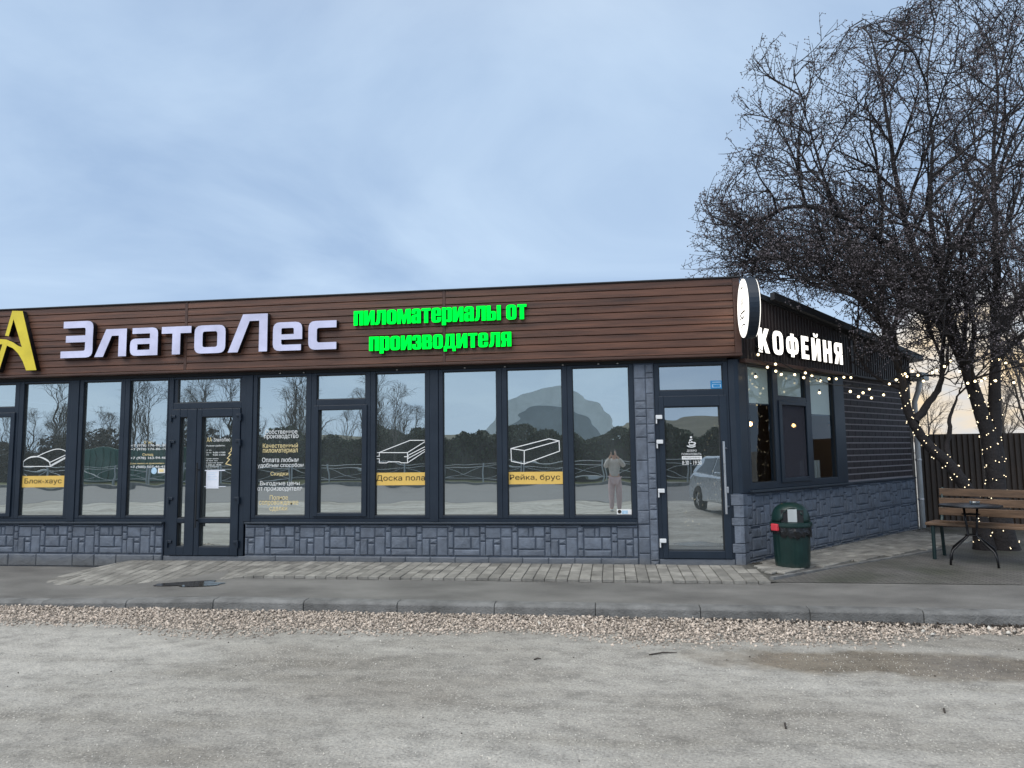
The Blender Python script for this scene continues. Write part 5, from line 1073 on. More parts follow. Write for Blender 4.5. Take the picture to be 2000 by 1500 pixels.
# the big tree by the bench: one upright double stem and one leaning stem
tr = Tree(11); env = Env((4.85, 1.9, 5.1), (3.42, 3.1, 3.5), True, 2)
stemsA = [[(5.42, 1.62, -.1), (5.40, 1.60, .7), (5.34, 1.58, 1.5), (5.20, 1.6, 2.2), (5.02, 1.65, 2.9), (4.75, 1.75, 3.8), (4.5, 1.8, 4.8), (4.35, 1.7, 5.9), (4.2, 1.6, 7.0), (4.1, 1.6, 7.9)],
          [(5.40, 1.60, .9), (5.44, 1.62, 1.7), (5.52, 1.68, 2.5), (5.65, 1.8, 3.4), (5.85, 2.0, 4.6), (6.0, 2.2, 5.8), (6.1, 2.1, 7.0), (6.0, 2.0, 8.0)],
          [(5.16, 1.55, -.1), (5.08, 1.52, .55), (4.80, 1.48, 1.1), (4.45, 1.45, 1.50), (4.24, 1.45, 1.95), (4.18, 1.50, 2.5), (4.05, 1.55, 3.2), (3.7, 1.5, 4.1), (3.3, 1.3, 5.0), (3.05, 1.2, 6.0), (2.9, 1.2, 6.7)],
          [(4.30, 1.45, 1.80), (4.55, 1.5, 2.10), (4.75, 1.6, 2.35), (4.9, 1.8, 2.9), (5.2, 2.2, 3.7), (5.3, 2.6, 4.8), (5.4, 2.8, 6.0)],
          [(4.72, 1.48, 1.2), (4.80, 1.55, 1.75), (5.0, 1.7, 2.15), (5.15, 1.75, 2.5)],
          [(4.9, 1.70, 3.3), (4.3, 1.5, 4.2), (3.5, 1.2, 4.75), (2.7, .95, 4.9), (2.0, .8, 4.6), (1.75, .75, 4.4)],
          [(5.06, 1.65, 2.8), (4.7, 1.2, 3.6), (4.4, .7, 4.6), (4.3, .3, 5.6), (4.2, .1, 6.4)],
          [(5.6, 1.75, 3.1), (6.2, 1.6, 3.9), (6.9, 1.5, 4.8), (7.4, 1.5, 5.8)],
          [(3.9, 1.52, 3.6), (3.1, 1.1, 4.1), (2.4, .9, 4.15), (2.0, .85, 4.05)],
          [(4.02, 1.55, 3.25), (3.6, 1.9, 3.98), (3.0, 2.3, 4.2), (2.3, 2.4, 4.35)],
          [(4.8, 1.72, 3.6), (4.3, 2.7, 4.15), (3.7, 3.4, 4.3), (3.1, 3.8, 4.5)],
          [(5.02, 1.65, 2.9), (5.1, 2.5, 3.5), (5.0, 3.3, 3.95), (4.6, 3.9, 4.3)],
          [(5.10, 1.62, 2.55), (4.95, .95, 3.05), (4.6, .45, 3.45), (4.1, .1, 3.7), (3.6, -.1, 3.75)],
          [(5.55, 1.7, 2.7), (5.95, 1.2, 3.2), (6.3, .8, 3.7), (6.7, .5, 4.3)],
          [(5.62, 1.78, 3.2), (6.2, 2.5, 3.6), (6.9, 3.0, 3.9), (7.5, 3.3, 4.3)],
          [(4.16, 1.50, 2.6), (3.95, 1.1, 3.05), (3.55, .75, 3.4), (3.0, .45, 3.6), (2.6, .3, 3.7)],
          [(5.2, 1.6, 2.2), (5.0, 1.2, 2.55), (4.75, .9, 2.85), (4.4, .7, 3.1)]]
r0s = [.155, .12, .115, .065, .05, .085, .075, .08, .05, .05, .06, .05, .045, .05, .05, .042, .034]
spec = [dict(n=10, t0=.22, ang=(.45, 1.1), len=2.1, seg=9, wan=.13, lift=.03, r=.031, rmin=.015, k=5, up=.12),
        dict(n=7, t0=.12, ang=(.5, 1.15), len=1.05, seg=6, wan=.12, lift=.03, r=.0150, rmin=.0095, k=4, up=.12),
        dict(n=5, t0=.10, ang=(.5, 1.2), len=.48, seg=4, wan=.09, lift=.03, r=.0085, rmin=.0066, k=3, up=.10, bud=True),
        dict(n=5, t0=.10, ang=(.7, 1.3), len=.095, seg=3, wan=.06, lift=.02, r=.0060, rmin=.0052, k=3)]
stem_paths = []
for si, (st, r0) in enumerate(zip(stemsA, r0s)):
    P = smooth_path(st, 26); L_ = len(P); rd = [r0*((1-.955*(i/(L_-1))**.7)) for i in range(L_)]
    if si in (0, 2): rd[0] *= 1.5; rd[1] *= 1.25; rd[2] *= 1.1
    P = [p+np.append(tr.r.normal(0, .010, 2), 0) for p in P]
    tr.put(P, rd, 10); stem_paths.append((P, rd))
    s_ = [dict(x) for x in spec]
    if si == 4: s_[0]['n'] = 3
    if si in (0, 1, 2): s_[0]['t0'] = .36; s_[0]['n'] = 17
    if si >= 5: s_[0]['t0'] = .15
    if si > 8: s_[0]['n'] = 7; s_[0]['len'] = 1.35
    tr.grow(P, rd, 0, s_, env)
V, Fc = tr.mesh()
tree = empty('bare_tree', (5.35, 1.6, 0), 'big bare branching tree wrapped in fairy lights beside the cafe', 'tree')
ntrunk = sum(len(x) for k_, x in tr.pl.items() if k_ == (26, 10))*26*10
first = list(tr.pl.keys()).index((26, 10)); assert first == 0
fm = Fc.max(1) < ntrunk
np_mesh('trunk', V[:ntrunk], Fc[fm], M['bark'], tree, smooth=True)
o = np_mesh('crown', V[ntrunk:], Fc[~fm]-ntrunk, M['bark'], tree, smooth=True)
tips = np.array(tr.tips)
if len(tips) > 70000: tips = tips[np.random.RandomState(1).permutation(len(tips))[:70000]]
ob = stones('buds', tips, np.full(len(tips), .0112), M['bud'], tree, flat=1.2, seed=12)
print('TREE', len(V), len(Fc), len(tips))
# lighter bare trees: one mould, copied
def small_tree(seed, h, spread, n0=11):
    t = Tree(seed); e = Env((0, 0, h*.62), (spread, spread, h*.45), False, seed)
    lean = t.r.normal(0, .12, 2); P = smooth_path([(0, 0, -.1), (lean[0]*.3, lean[1]*.3, h*.25), (lean[0], lean[1], h*.55), (lean[0]*1.2, lean[1], h*.9)], 14); rd = [.09*h/5*(1-.85*i/13) for i in range(14)]
    t.put(P, rd, 7)
    sp = [dict(n=n0, t0=.18, ang=(.5, 1.0), len=h*.42, seg=7, wan=.13, lift=.07, r=.035, rmin=.014, k=4, up=.25), dict(n=8, t0=.15, ang=(.4, 1.0), len=h*.20, seg=5, wan=.14, lift=.06, r=.015, rmin=.010, k=3, up=.15), dict(n=6, t0=.1, ang=(.4, 1.1), len=h*.10, seg=3, wan=.1, lift=.04, r=.009, rmin=.007, k=3)]
    t.grow(P, rd, 0, sp, e); V_, F_ = t.mesh(); n_ = 14*7; fm_ = F_.max(1) < n_
    return V_, F_, n_, fm_
moulds = []
for seed, h, spd in ((21, 5.2, 2.3), (22, 4.6, 2.0), (23, 6.4, 2.8)):
    V_, F_, n_, fm_ = small_tree(seed, h, spd)
    a = bpy.data.meshes.new('trunk'); a.from_pydata(V_[:n_].tolist(), [], F_[fm_].tolist()); a.materials.append(M['twig'])
    b_ = bpy.data.meshes.new('crown'); b_.from_pydata(V_[n_:].tolist(), [], (F_[~fm_]-n_).tolist()); b_.materials.append(M['twig']); moulds.append((a, b_))
def tree_copy(k, x, y, sc, rz, label, group):
    e = empty('bare_tree', (x, y, GZ), label, 'tree', group); e.rotation_euler.z = rz; e.scale = (sc, sc, sc)
    for me in moulds[k]:
        o = bpy.data.objects.new(me.name, me); COL.objects.link(o); o.parent = e
    return e
rt_ = random.Random(5)
for i in range(46): tree_copy(rt_.randrange(3), -62+i*1.08+rt_.uniform(-.6, .6), -34.5-rt_.uniform(0, 6), rt_.uniform(.85, 1.2), rt_.uniform(0, 6), 'leafless roadside tree in the row across the road, mirrored in the shop glass', 'trees across the road')
tree_copy(2, -11.5, -27.6, .80, 1.0, 'lone leafless tree in front of the hedge, mirrored in the shop glass', None)
for i, (x, y) in enumerate(((8.6, 6.4), (10.4, 7.6))): tree_copy(2-i, x, y, 1.15, i*2., ('leafless tree rising behind the brown fence near the upright trunk', 'leafless tree further along behind the brown fence')[i], None)
for i in range(7): tree_copy(rt_.randrange(3), 13+i*2.6, 22+rt_.uniform(-2, 5), rt_.uniform(.7, 1.0), rt_.uniform(0, 6), 'distant leafless tree beyond the fence against the evening glow', 'far trees beyond the fence')

# ------------------------------------------------------------------ lights on the tree and the cafe corner
def ico(c, r_, mb):
    b = len(mb.v); n_, k_ = 4, 8
    mb.v.append((c[0], c[1], c[2]-r_))
    for i in range(1, n_):
        a = math.pi*i/n_-math.pi/2
        for j in range(k_): t = 2*math.pi*j/k_; mb.v.append((c[0]+r_*math.cos(a)*math.cos(t), c[1]+r_*math.cos(a)*math.sin(t), c[2]+r_*math.sin(a)))
    mb.v.append((c[0], c[1], c[2]+r_))
    for j in range(k_): mb.f.append((b, b+1+(j+1) % k_, b+1+j))
    for i in range(n_-2):
        for j in range(k_): a = b+1+i*k_+j; c2 = b+1+i*k_+(j+1) % k_; mb.f.append((a, c2, c2+k_, a+k_))
    tp = b+1+(n_-1)*k_; q = b+1+(n_-2)*k_
    for j in range(k_): mb.f.append((q+j, q+(j+1) % k_, tp))
bulb_me = MB(); ico((0, 0, 0), .0175, bulb_me); bulb_me = bulb_me.mesh('bulb', M['bulb'], smooth=True)
cap_me = MB().lathe([(.010, .016), (.012, .02), (.011, .045), (.005, .05)], 8).mesh('socket', M['wire'])
mic = MB(); mic.add(OCT*.0085, [tuple(f) for f in OCF]); mic_me = mic.mesh('bulb', M['micro'])
def string(pts, label, n_b, sag, drop=.05):
    """festoon cable through pts with sag, hanging bulbs"""
    path = []
    for a, b_ in zip(pts[:-1], pts[1:]):
        a, b_ = np.array(a, float), np.array(b_, float)
        for t in np.linspace(0, 1, 12)[:-1]: p = a+(b_-a)*t; p[2] -= sag*4*t*(1-t); path.append(p)
    path.append(np.array(pts[-1], float)); P = np.array(path)
    e = empty('festoon_lights', P[len(P)//2], label, 'string lights')
    MB().tube([tuple(p) for p in P], .006, 5).build('cable', M['wire'], e)
    seg = np.linalg.norm(np.diff(P, axis=0), axis=1); cum = np.concatenate([[0], np.cumsum(seg)])
    for i in range(n_b):
        s = cum[-1]*np.clip((i+.5+rs.uniform(-.45, .45))/n_b, 0, 1); k_ = min(np.searchsorted(cum, s, 'right')-1, len(P)-2); f = (s-cum[k_])/max(seg[k_], 1e-6); p = P[k_]+(P[k_+1]-P[k_])*f
        o = bpy.data.objects.new('bulb', bulb_me); link(o, e, p-np.array([0, 0, drop+rs.exponential(.06)]))
        o2 = bpy.data.objects.new('socket', cap_me); link(o2, o, WORLD[o.name])
def onside(x, y, off): s, z = SX(x, y, off); return SP(s, off, z)
string([onside(1462, 680, .14), onside(1510, 712, .16), onside(1580, 718, .18), onside(1655, 728, .2), FX(1740, 742, 1.5)[:1]+(1.5,)+FX(1740, 742, 1.5)[1:], (4.3, 1.42, 2.62)], 'festoon string of round warm bulbs hung along the side fascia to the tree', 15, .05)
string([onside(1470, 672, .14), onside(1590, 738, .5), onside(1660, 752, .9), FX(1725, 752, 1.3)[:1]+(1.3,)+FX(1725, 752, 1.3)[1:], (4.35, 1.40, 2.75)], 'festoon string of round warm bulbs looping lower under the cafe side sign', 11, .04)
string([(4.28, 1.36, 2.70), FX(1800, 735, 1.25)[:1]+(1.25,)+FX(1800, 735, 1.25)[1:], FX(1850, 690, 1.2)[:1]+(1.2,)+FX(1850, 690, 1.2)[1:], FX(1900, 740, 1.2)[:1]+(1.2,)+FX(1900, 740, 1.2)[1:], FX(1955, 690, 1.3)[:1]+(1.3,)+FX(1955, 690, 1.3)[1:], FX(2020, 720, 1.4)[:1]+(1.4,)+FX(2020, 720, 1.4)[1:]], 'festoon string of round warm bulbs strung between the tree stems', 18, .03)
for (si, a0, a1, turns, cnt, lab) in ((0, .02, .36, 11, 110, 'tiny fairy lights wound round the upright tree trunk'), (2, .04, .52, 13, 95, 'tiny fairy lights wound round the leaning tree trunk'), (1, .05, .4, 7, 45, 'tiny fairy lights wound round the right fork of the tree')):
    P, rd = stem_paths[si]; P = np.array(P); pts = []
    for i in range(cnt*2):
        t = a0+(a1-a0)*i/(cnt*2-1); f = t*(len(P)-1); k_ = min(int(f), len(P)-2); p = P[k_]*(1-(f-k_))+P[k_+1]*(f-k_); r_ = rd[k_]*(1-(f-k_))+rd[k_+1]*(f-k_)+.008
        ax = P[k_+1]-P[k_]; ax /= np.linalg.norm(ax); u_ = np.cross(ax, [0, 1, 0]); u_ /= np.linalg.norm(u_); v_ = np.cross(ax, u_); an = 2*math.pi*turns*i/(cnt*2)+.5*math.sin(i*1.7); pts.append(p+(u_*math.cos(an)+v_*math.sin(an))*r_)
    e = empty('fairy_lights', pts[0], lab, 'string lights'); MB().tube([tuple(p) for p in pts], .003, 4).build('wire', M['wire'], e)
    for i in range(0, len(pts), 2): link(bpy.data.objects.new('bulb', mic_me), e, pts[i]+rs.normal(0, .006, 3))

# ------------------------------------------------------------------ inside the cafe
pend_me = MB(); ico((0, 0, 0), .035, pend_me); pend_me = pend_me.mesh('lamp_bulb', M['pend'], smooth=True)
def inside(x, y, off): s, z = SX(x, y, off); return SP(s, off, z)
for i, (x, y) in enumerate(((1465, 828), (1550, 831), (1625, 833))):
    p = inside(x, y, -1.3+.25*(i == 2)); e = empty('pendant_lamp', (p[0], p[1], 2.66), ('warm pendant lamp glowing behind the first cafe window light', 'warm pendant lamp glowing behind the opening cafe sash', 'warm pendant lamp glowing behind the far cafe window light')[i], 'lamp')
    MB().tube([(p[0], p[1], 2.66), (p[0], p[1], p[2]+.10)], .004, 6).build('cord', M['wire'], e)
    MB().lathe([(.03, .13), (.035, .10), (.09, .03), (.085, .03), (.03, .09)], 16, p, False, False).build('lamp_shade', M['wire'], e)
    link(bpy.data.objects.new('lamp_bulb', pend_me), e, p)
# decorated fir
pf = SP(.62, -.75, .035); fir = empty('christmas_tree', pf, 'dark artificial fir with tiny lights inside the cafe window', 'christmas tree')
rf = np.random.RandomState(8); n_ = 5200; hh = rf.uniform(.25, 1.75, n_); a = rf.uniform(0, 6.283, n_); rad = (1.85-hh)*.33*np.sqrt(rf.uniform(.1, 1, n_)); c = np.stack([pf[0]+rad*np.cos(a), pf[1]+rad*np.sin(a), pf[2]+hh], 1); d = np.stack([np.cos(a)*.07, np.sin(a)*.07, -.03+0*a], 1)+rf.normal(0, .02, (n_, 3)); sd2 = np.stack([-np.sin(a)*.006, np.cos(a)*.006, 0*a], 1)
np_mesh('needles', np.concatenate([c-sd2, c+sd2, c+d]), np.stack([np.arange(n_), np.arange(n_)+n_, np.arange(n_)+2*n_], 1), mat('fir_needles', (.015, .03, .018), .8, 0, .2, 5, 0), fir)
MB().tube([pf, (pf[0], pf[1], pf[2]+1.8)], [.03, .01], 8).build('stem', M['bark'], fir)
for i in range(70):
    h_ = rf.uniform(.3, 1.75); a_ = rf.uniform(0, 6.283); r_ = (1.88-h_)*.34; link(bpy.data.objects.new('bulb', mic_me), fir, (pf[0]+r_*math.cos(a_), pf[1]+r_*math.sin(a_), pf[2]+h_))
# table and chair backs just inside the far light
pt = SP(2.2, -.7, .035); ct = empty('cafe_table', pt, 'pale wooden table inside the cafe behind the far window light', 'table')
MB().box(pt[0]-.35, pt[0]+.35, pt[1]-.35, pt[1]+.35, .74, .78).build('table_top', M['benchwood'], ct, bevel=.005)
for sx in (-.3, .3):
    for sy in (-.3, .3): MB().box(pt[0]+sx-.02, pt[0]+sx+.02, pt[1]+sy-.02, pt[1]+sy+.02, .035, .738).build('leg', M['benchwood'], ct)
pc_ = SP(2.25, -.22, .035); ch = empty('slatted_panel', pc_, 'pale slatted wooden panel standing inside the far cafe window light', 'panel')
for i in range(7):
    q0 = SP(1.95+i*.09, -.22, .035); MB().box(1.95+i*.09, 2.02+i*.09, -.235, -.22, .035, 1.26, lambda s, o_, z: SP(s, o_, z)).build('slat', M['binplate'], ch, recalc=True)
MB().box(1.93, 2.58, -.25, -.236, 1.0, 1.06, lambda s, o_, z: SP(s, o_, z)).build('rail', M['binplate'], ch, recalc=True)

# ------------------------------------------------------------------ across the road (seen mirrored in the glass)
def sheet(name, x0, x1, y0, y1, z, m):
    return tag(MB().add([(x0, y0, z), (x1, y0, z), (x1, y1, z), (x0, y1, z)], [(0, 1, 2, 3)]).build(name, m, at=((x0+x1)/2, (y0+y1)/2, z)), kind='structure')
sheet('road', -120, 120, -26, -14.5, GZ+.006, M['road'])
MB().box(-120, 120, -26.3, -26.0, GZ-.02, GZ+.14).build('road_kerb', M['kerb'])['kind'] = 'structure'
sheet('verge', -120, 120, -60, -26.3, GZ+.10, M['grass'])
for seg in range(12):
    x0 = -34+seg*4.2; e = empty('railing_section', (x0+2.1, -27.3, GZ+.1), 'grey steel pedestrian railing section with crossed braces along the far kerb', 'railing', 'railing sections across the road')
    for x in (x0+.05, x0+2.1, x0+4.1): MB().box(x-.035, x+.035, -27.34, -27.26, GZ+.1, GZ+1.2).build('post', M['rail'], e)
    for z in (.95, 1.12): MB().tube([(x0, -27.3, GZ+z), (x0+4.15, -27.3, GZ+z)], .02, 6).build('rail', M['rail'], e)
    MB().tube([(x0, -27.3, GZ+.3), (x0+4.15, -27.3, GZ+.3)], .02, 6).build('rail', M['rail'], e)
    for k_ in range(2):
        a = x0+k_*2.05
        for z1, z2 in ((.3, .95), (.95, .3)): MB().tube([(a+.05, -27.3, GZ+z1), (a+2.05, -27.3, GZ+z2)], .014, 5).build('brace', M['rail'], e)
# hedge: leaf faces through a long clipped volume
def leaves(n_, gen, size, seed):
    r_ = np.random.RandomState(seed); c = gen(r_, n_); d = r_.normal(size=(n_, 3)); d /= np.linalg.norm(d, axis=1)[:, None]; e = np.cross(d, r_.normal(size=(n_, 3))); e /= np.linalg.norm(e, axis=1)[:, None]; s_ = size*r_.uniform(.6, 1.4, (n_, 1))
    V_ = np.stack([c-d*s_, c+e*s_*.5, c+d*s_, c-e*s_*.5], 1).reshape(-1, 3); F_ = np.arange(4*n_).reshape(-1, 4); return V_, F_
hx0, hx1 = -23.5, 16.0
hd = empty('hedge', (0, -30.2, GZ+.1), 'long dark evergreen hedge across the road, mirrored in the shop glass', 'hedge')
def hg(r_, n_):
    x = r_.uniform(hx0, hx1, n_); top = 2.7+.28*np.sin(x*.9)+.18*np.sin(x*2.3+1)+.1*np.sin(x*5); z = GZ+.1+top*np.sqrt(r_.uniform(0, 1, n_)); y = -30.2+r_.uniform(-.8, .8, n_)*(1-.25*z/3); return np.stack([x, y, z], 1)
V_, F_ = leaves(50000, hg, .11, 31); np_mesh('foliage', V_, F_, M['hedge'], hd, (0, -30.2, GZ+.1))
MB().box(hx0+.3, hx1-.3, -30.7, -29.75, GZ+.1, 2.0).build('branch_core', M['bark'], hd)
sc_ = empty('scrub', (-40, -33, GZ+.1), 'tangle of brown leafless scrub below the roadside trees', 'scrub')
def sg(r_, n_):
    x = r_.uniform(-66, -23, n_); top = 2.6+.5*np.sin(x*.7)+.4*np.sin(x*1.9+1); z = GZ+.1+top*r_.uniform(0, 1, n_); return np.stack([x, -33.0+r_.uniform(-1.1, 1.1, n_), z], 1)
V_, F_ = leaves(52000, sg, .12, 37); np_mesh('foliage', V_, F_, M['scrub'], sc_, (-40, -33, GZ+.1))
# arched hall, green container, low house, hill
ha = empty('arched_hall', (-7.5, -84, GZ), 'pale arched sheet metal hall far across the road, mirrored in the shop glass', 'hall')
pr_ = [(9.2*math.cos(a), 9.6*math.sin(a)) for a in np.linspace(0, math.pi, 33)]
MB().prism(pr_, lambda x, z: (-7.5+x, -80, GZ+z), lambda x, z: (-7.5+x, -104, GZ+z)).build('arched_shell', M['shed'], ha, recalc=True)
MB().prism([(x*.78, z*.78) for x, z in pr_], lambda x, z: (-7.5+x, -79.94, GZ+z), lambda x, z: (-7.5+x, -79.99, GZ+z)).build('end_panel', M['endp'], ha, recalc=True)
gc = empty('container', (-30.5, -30.3, GZ+.1), 'dark green metal container across the road, mirrored in the shop glass', 'container')
MB().box(-31.5, -25.5, -31.5, -29.2, GZ+.14, 1.95).build('container_body', M['greenmetal'], gc, bevel=.03)
for x in np.arange(-31.3, -25.8, .4): MB().box(x, x+.18, -29.2, -29.15, GZ+.3, 1.85).build('rib', M['greenmetal'], gc)
hh_ = empty('low_house', (24, -46, GZ), 'low pale house with a dark pitched roof across the road', 'house')
MB().box(18, 30, -50, -44, GZ, 3.0).build('wall', M['block'], hh_)
MB().prism([(-50.6, 3.0), (-43.4, 3.0), (-47, 5.2)], lambda y, z: (17.5, y, z), lambda y, z: (30.5, y, z)).build('roof', M['roof'], hh_, recalc=True)
for x in (20, 23, 26.5): MB().box(x, x+1.2, -43.99, -43.93, 1.0, 2.3).build('window', M['film'], hh_)
xs = np.linspace(-260, 260, 66); top = [2+8*max(0, math.sin((x+190)/150))+1.5*math.sin(x/23) for x in xs]
hv = [(x, -150, GZ) for x in xs]+[(x, -210, max(1, t)) for x, t in zip(xs, top)]+[(x, -300, GZ) for x in xs]; n_ = len(xs)
tag(MB().add(hv, [(r_*n_+i+1, r_*n_+i, (r_+1)*n_+i, (r_+1)*n_+i+1) for r_ in range(2) for i in range(n_-1)]).build('hills', M['hill'], recalc=True), kind='structure')

# ------------------------------------------------------------------ the photographer and a parked car (both seen only mirrored in the glass)
def skinned(name, pts, edges, radii, m, parent, at, sub=2, root=0):
    me = bpy.data.meshes.new(name); me.from_pydata([tuple(Vector(p)-Vector(at)) for p in pts], edges, []); me.materials.append(m)
    o = bpy.data.objects.new(name, me); link(o, parent, at); o.modifiers.new('skin', 'SKIN').use_smooth_shade = True
    sk = me.skin_vertices[0].data
    for i, r_ in enumerate(radii): sk[i].radius = (r_, r_) if not isinstance(r_, tuple) else r_; sk[i].use_root = (i == root)
    if sub: o.modifiers.new('sub', 'SUBSURF').levels = sub; o.modifiers['sub'].render_levels = sub
    return o
PX, PY, PZ = .06, CAMY-.47, GZ
def pp(x, y, z): return (PX+x, PY+y, PZ+z)
skin = mat('skin', (.55, .33, .24), .5, 0, .06, 8, 0); jack = mat('pale_jacket', (.55, .50, .47), .8, 0, .12, 9, .2, 60); trou = mat('pale_pink_trousers', (.60, .44, .44), .85, 0, .1, 9, .2, 60); hair = mat('brown_hair', (.06, .035, .022), .5, 0, .25, 30, .2, 80); shoe = mat('white_trainer', (.7, .7, .7), .6, 0, .05, 9, 0)
per = empty('person', (PX, PY, GZ), 'person in pale jacket and pink trousers holding up a phone, mirrored in the glass', 'person')
pts = [pp(0, 0, .92), pp(0, .01, 1.10), pp(0, .0, 1.30), pp(0, .0, 1.42), pp(0, .02, 1.49), pp(0, .03, 1.56), pp(0, .02, 1.66),
       pp(-.17, .0, 1.37), pp(-.24, .10, 1.22), pp(-.12, .31, 1.46), pp(-.07, .40, 1.57), pp(.17, .0, 1.37), pp(.24, .10, 1.22), pp(.12, .31, 1.46), pp(.03, .40, 1.57),
       pp(-.09, 0, .86), pp(-.10, .02, .48), pp(-.10, -.01, .09), pp(.09, 0, .86), pp(.10, .02, .48), pp(.11, -.01, .09), pp(-.11, .12, .04), pp(.12, .12, .04)]
ed_ = [(0, 1), (1, 2), (2, 3), (3, 4), (4, 5), (5, 6), (2, 7), (7, 8), (8, 9), (9, 10), (2, 11), (11, 12), (12, 13), (13, 14), (0, 15), (15, 16), (16, 17), (0, 18), (18, 19), (19, 20), (17, 21), (20, 22)]
rad_ = [.13, .115, .13, .06, .055, .085, .07, .06, .042, .034, .028, .06, .042, .034, .028, .085, .055, .042, .085, .055, .042, .035, .035]
bodyo = skinned('body', pts, ed_, rad_, skin, per, (PX, PY, GZ))
jp = [0, 1, 2, 7, 8, 9, 11, 12, 13]; skinned('jacket', [pts[i] for i in jp], [(0, 1), (1, 2), (2, 3), (3, 4), (4, 5), (2, 6), (6, 7), (7, 8)], [.16, .145, .155, .085, .065, .052, .085, .065, .052], jack, per, (PX, PY, GZ))
tp_ = [0, 15, 16, 17, 18, 19, 20]; skinned('trousers', [pts[i] for i in tp_], [(0, 1), (1, 2), (2, 3), (0, 4), (4, 5), (5, 6)], [.15, .105, .08, .065, .105, .08, .065], trou, per, (PX, PY, GZ))
skinned('hair', [pp(0, .0, 1.67), pp(0, -.03, 1.62), pp(0, -.06, 1.52), pp(0, -.07, 1.40)], [(0, 1), (1, 2), (2, 3)], [.07, .10, .085, .05], hair, per, (PX, PY, GZ))
for sx in (-.105, .115): skinned('shoe', [pp(sx, -.05, .045), pp(sx, .05, .045), pp(sx, .15, .035)], [(0, 1), (1, 2)], [.045, .048, .036], shoe, per, (PX, PY, GZ))
hands = []
for sx, hx_ in ((-1, -.07), (1, .03)):
    for f_ in range(4):
        z = 1.555+f_*.019; skinned('finger', [pp(hx_, .40, z), pp(hx_+sx*.012, .418, z), pp(hx_+sx*.002, .432, z), pp(hx_-sx*.016, .436, z)], [(0, 1), (1, 2), (2, 3)], [.009, .0085, .008, .007], skin, per, (PX, PY, GZ), 1)
    skinned('thumb', [pp(hx_, .39, 1.565), pp(hx_-sx*.015, .392, 1.59), pp(hx_-sx*.022, .398, 1.612)], [(0, 1), (1, 2)], [.010, .0095, .008], skin, per, (PX, PY, GZ), 1)
for sx in (-.032, .032): MB().lathe([(.0, -.012), (.012, 0), (.0, .012)], 10, pp(sx, .112, 1.605)).build('eye', M['vblack'], per)
skinned('nose', [pp(0, .105, 1.60), pp(0, .125, 1.572)], [(0, 1)], [.010, .014], skin, per, (PX, PY, GZ), 1)
MB().box(PX-.022, PX+.022, PY+.108, PY+.116, PZ+1.53, PZ+1.538).build('mouth', M['red'], per)
o = MB().box(PX-.062, PX+.022, PY+.418, PY+.427, PZ+1.55, PZ+1.70).build('phone', M['wire'], bevel=.006); tag(o, 'dark phone held up by the photographer', 'phone')
# car
h_ = np.array([.20, .98]); h_ /= np.linalg.norm(h_); ln_ = np.array([-h_[1], h_[0]])
c0 = np.array([3.38, -9.45])
def CP(x, y, z): p = c0+h_*x+ln_*y; return (p[0], p[1], GZ+z)
car = empty('parked_car', CP(0, 0, 0), 'silver hatchback parked beside the photographer, mirrored in the cafe door', 'car')
paint = mat('silver_car_paint', (.50, .54, .58), .28, .5, .06, 3, 0, coat=.6); dark = mat('car_dark_glass', (.012, .015, .018), .06, 0, .1, 3, 0); tyre = mat('tyre_rubber', (.018, .017, .016), .85, 0, .2, 20, .2, 60)
def arch(cx, n_=9): return [(cx+.36*math.cos(a), .30+.36*math.sin(a)) for a in np.linspace(0, math.pi, n_)]
prof = [(-2.02, .28)]+[(x, max(z, .22)) for x, z in reversed(arch(-1.28))]+[(x, max(z, .22)) for x, z in reversed(arch(1.30))]+[(2.0, .26), (2.06, .45), (2.0, .66), (1.75, .80), (.95, .94), (-1.7, .98), (-2.0, .90), (-2.08, .60)]
MB().prism(prof, lambda x, z: CP(x, -.86, z), lambda x, z: CP(x, .86, z)).build('body', paint, car, recalc=True, bevel=.05)
cab = [(1.0, .93), (.28, 1.42), (-.2, 1.49), (-1.2, 1.46), (-1.75, 1.32), (-2.0, .96)]
def cabf(s_): return lambda x, z: CP(x, s_*(.80-.20*(z-.93)/.56), z)
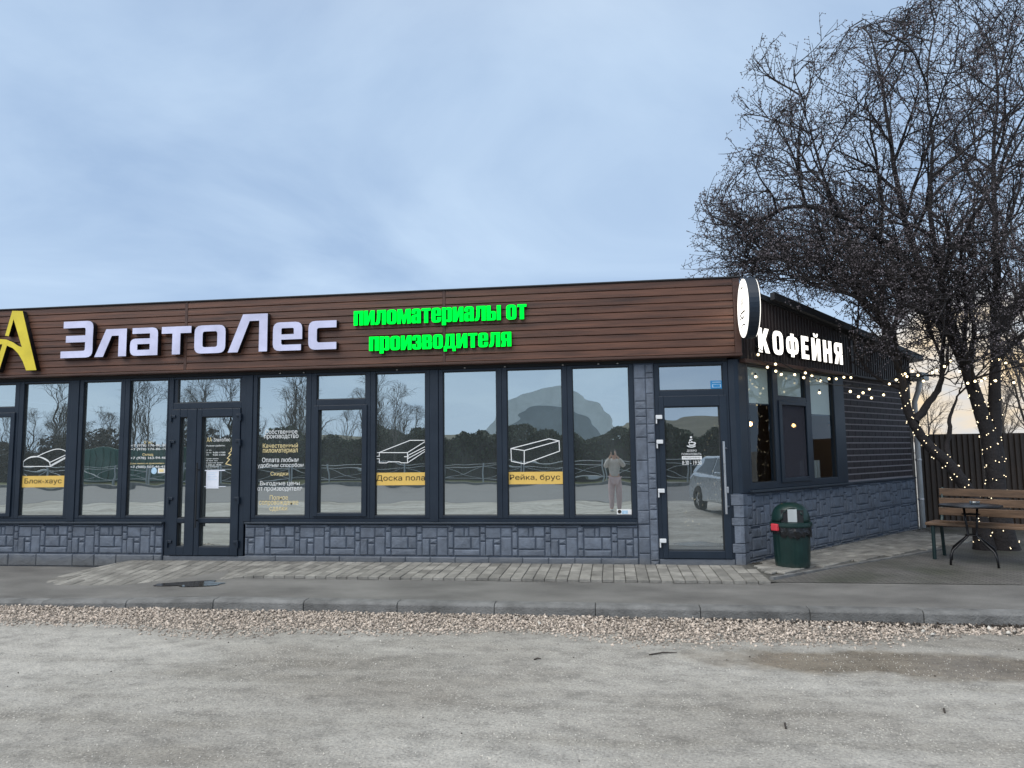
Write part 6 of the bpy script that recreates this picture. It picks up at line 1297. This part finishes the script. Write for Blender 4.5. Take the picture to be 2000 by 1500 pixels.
MB().prism(cab, cabf(-1), cabf(1)).build('cabin', paint, car, recalc=True, bevel=.04)
for s_ in (-1, 1):
    for q in ([(.82, .97), (.30, 1.36), (-.28, 1.42), (-.30, .98)], [(-.38, .98), (-.36, 1.42), (-1.15, 1.39), (-1.62, 1.0)]):
        MB().prism(q, lambda x, z: CP(x, s_*(.81-.20*(z-.93)/.56), z), lambda x, z: CP(x, s_*(.79-.20*(z-.93)/.56), z)).build('side_window', dark, car, recalc=True)
MB().add([CP(1.005, -.66, .97), CP(1.005, .66, .97), CP(.33, .58, 1.415), CP(.33, -.58, 1.415)], [(0, 1, 2, 3)]).build('windscreen', dark, car)
for cx in (-1.28, 1.30):
    for s_ in (-1, 1):
        mb = MB(); k = 28; pr2 = [(.20, .10), (.30, .10), (.325, .07), (.325, -.07), (.30, -.10), (.20, -.10)]
        for r_, y in pr2:
            for j in range(k): a = 2*math.pi*j/k; mb.v.append(CP(cx+r_*math.cos(a), s_*.78+y, .325+r_*math.sin(a)))
        for i in range(6):
            for j in range(k): a = i*k+j; c = i*k+(j+1) % k; e = ((i+1) % 6)*k; mb.f.append((a, c, e+(j+1) % k, e+j))
        w_ = mb.build('wheel', tyre, car, recalc=True)
        mb = MB()
        for j in range(5):
            a = 2*math.pi*j/5; mb.add([CP(cx+.03*math.cos(a+q), s_*(.78+.085), .325+.03*math.sin(a+q)) for q in (-1.2, 1.2)]+[CP(cx+.205*math.cos(a+q), s_*(.78+.075), .325+.205*math.sin(a+q)) for q in (.22, -.22)], [(0, 1, 2, 3)])
        mb.build('rim', M['steel'], w_)
for s_ in (-1, 1):
    MB().box(1.86, 2.03, s_*.62-.16, s_*.62+.16, .62, .74, CP).build('headlight', M['whiteplastic'], car, recalc=True, bevel=.03)
    MB().box(-2.10, -2.0, s_*.66-.13, s_*.66+.13, .70, .92, CP).build('tail_light', M['red'], car, recalc=True, bevel=.02)
    MB().box(.62, .74, s_*.98-.09, s_*.98+.09, .98, 1.10, CP).build('wing_mirror', paint, car, recalc=True, bevel=.03)
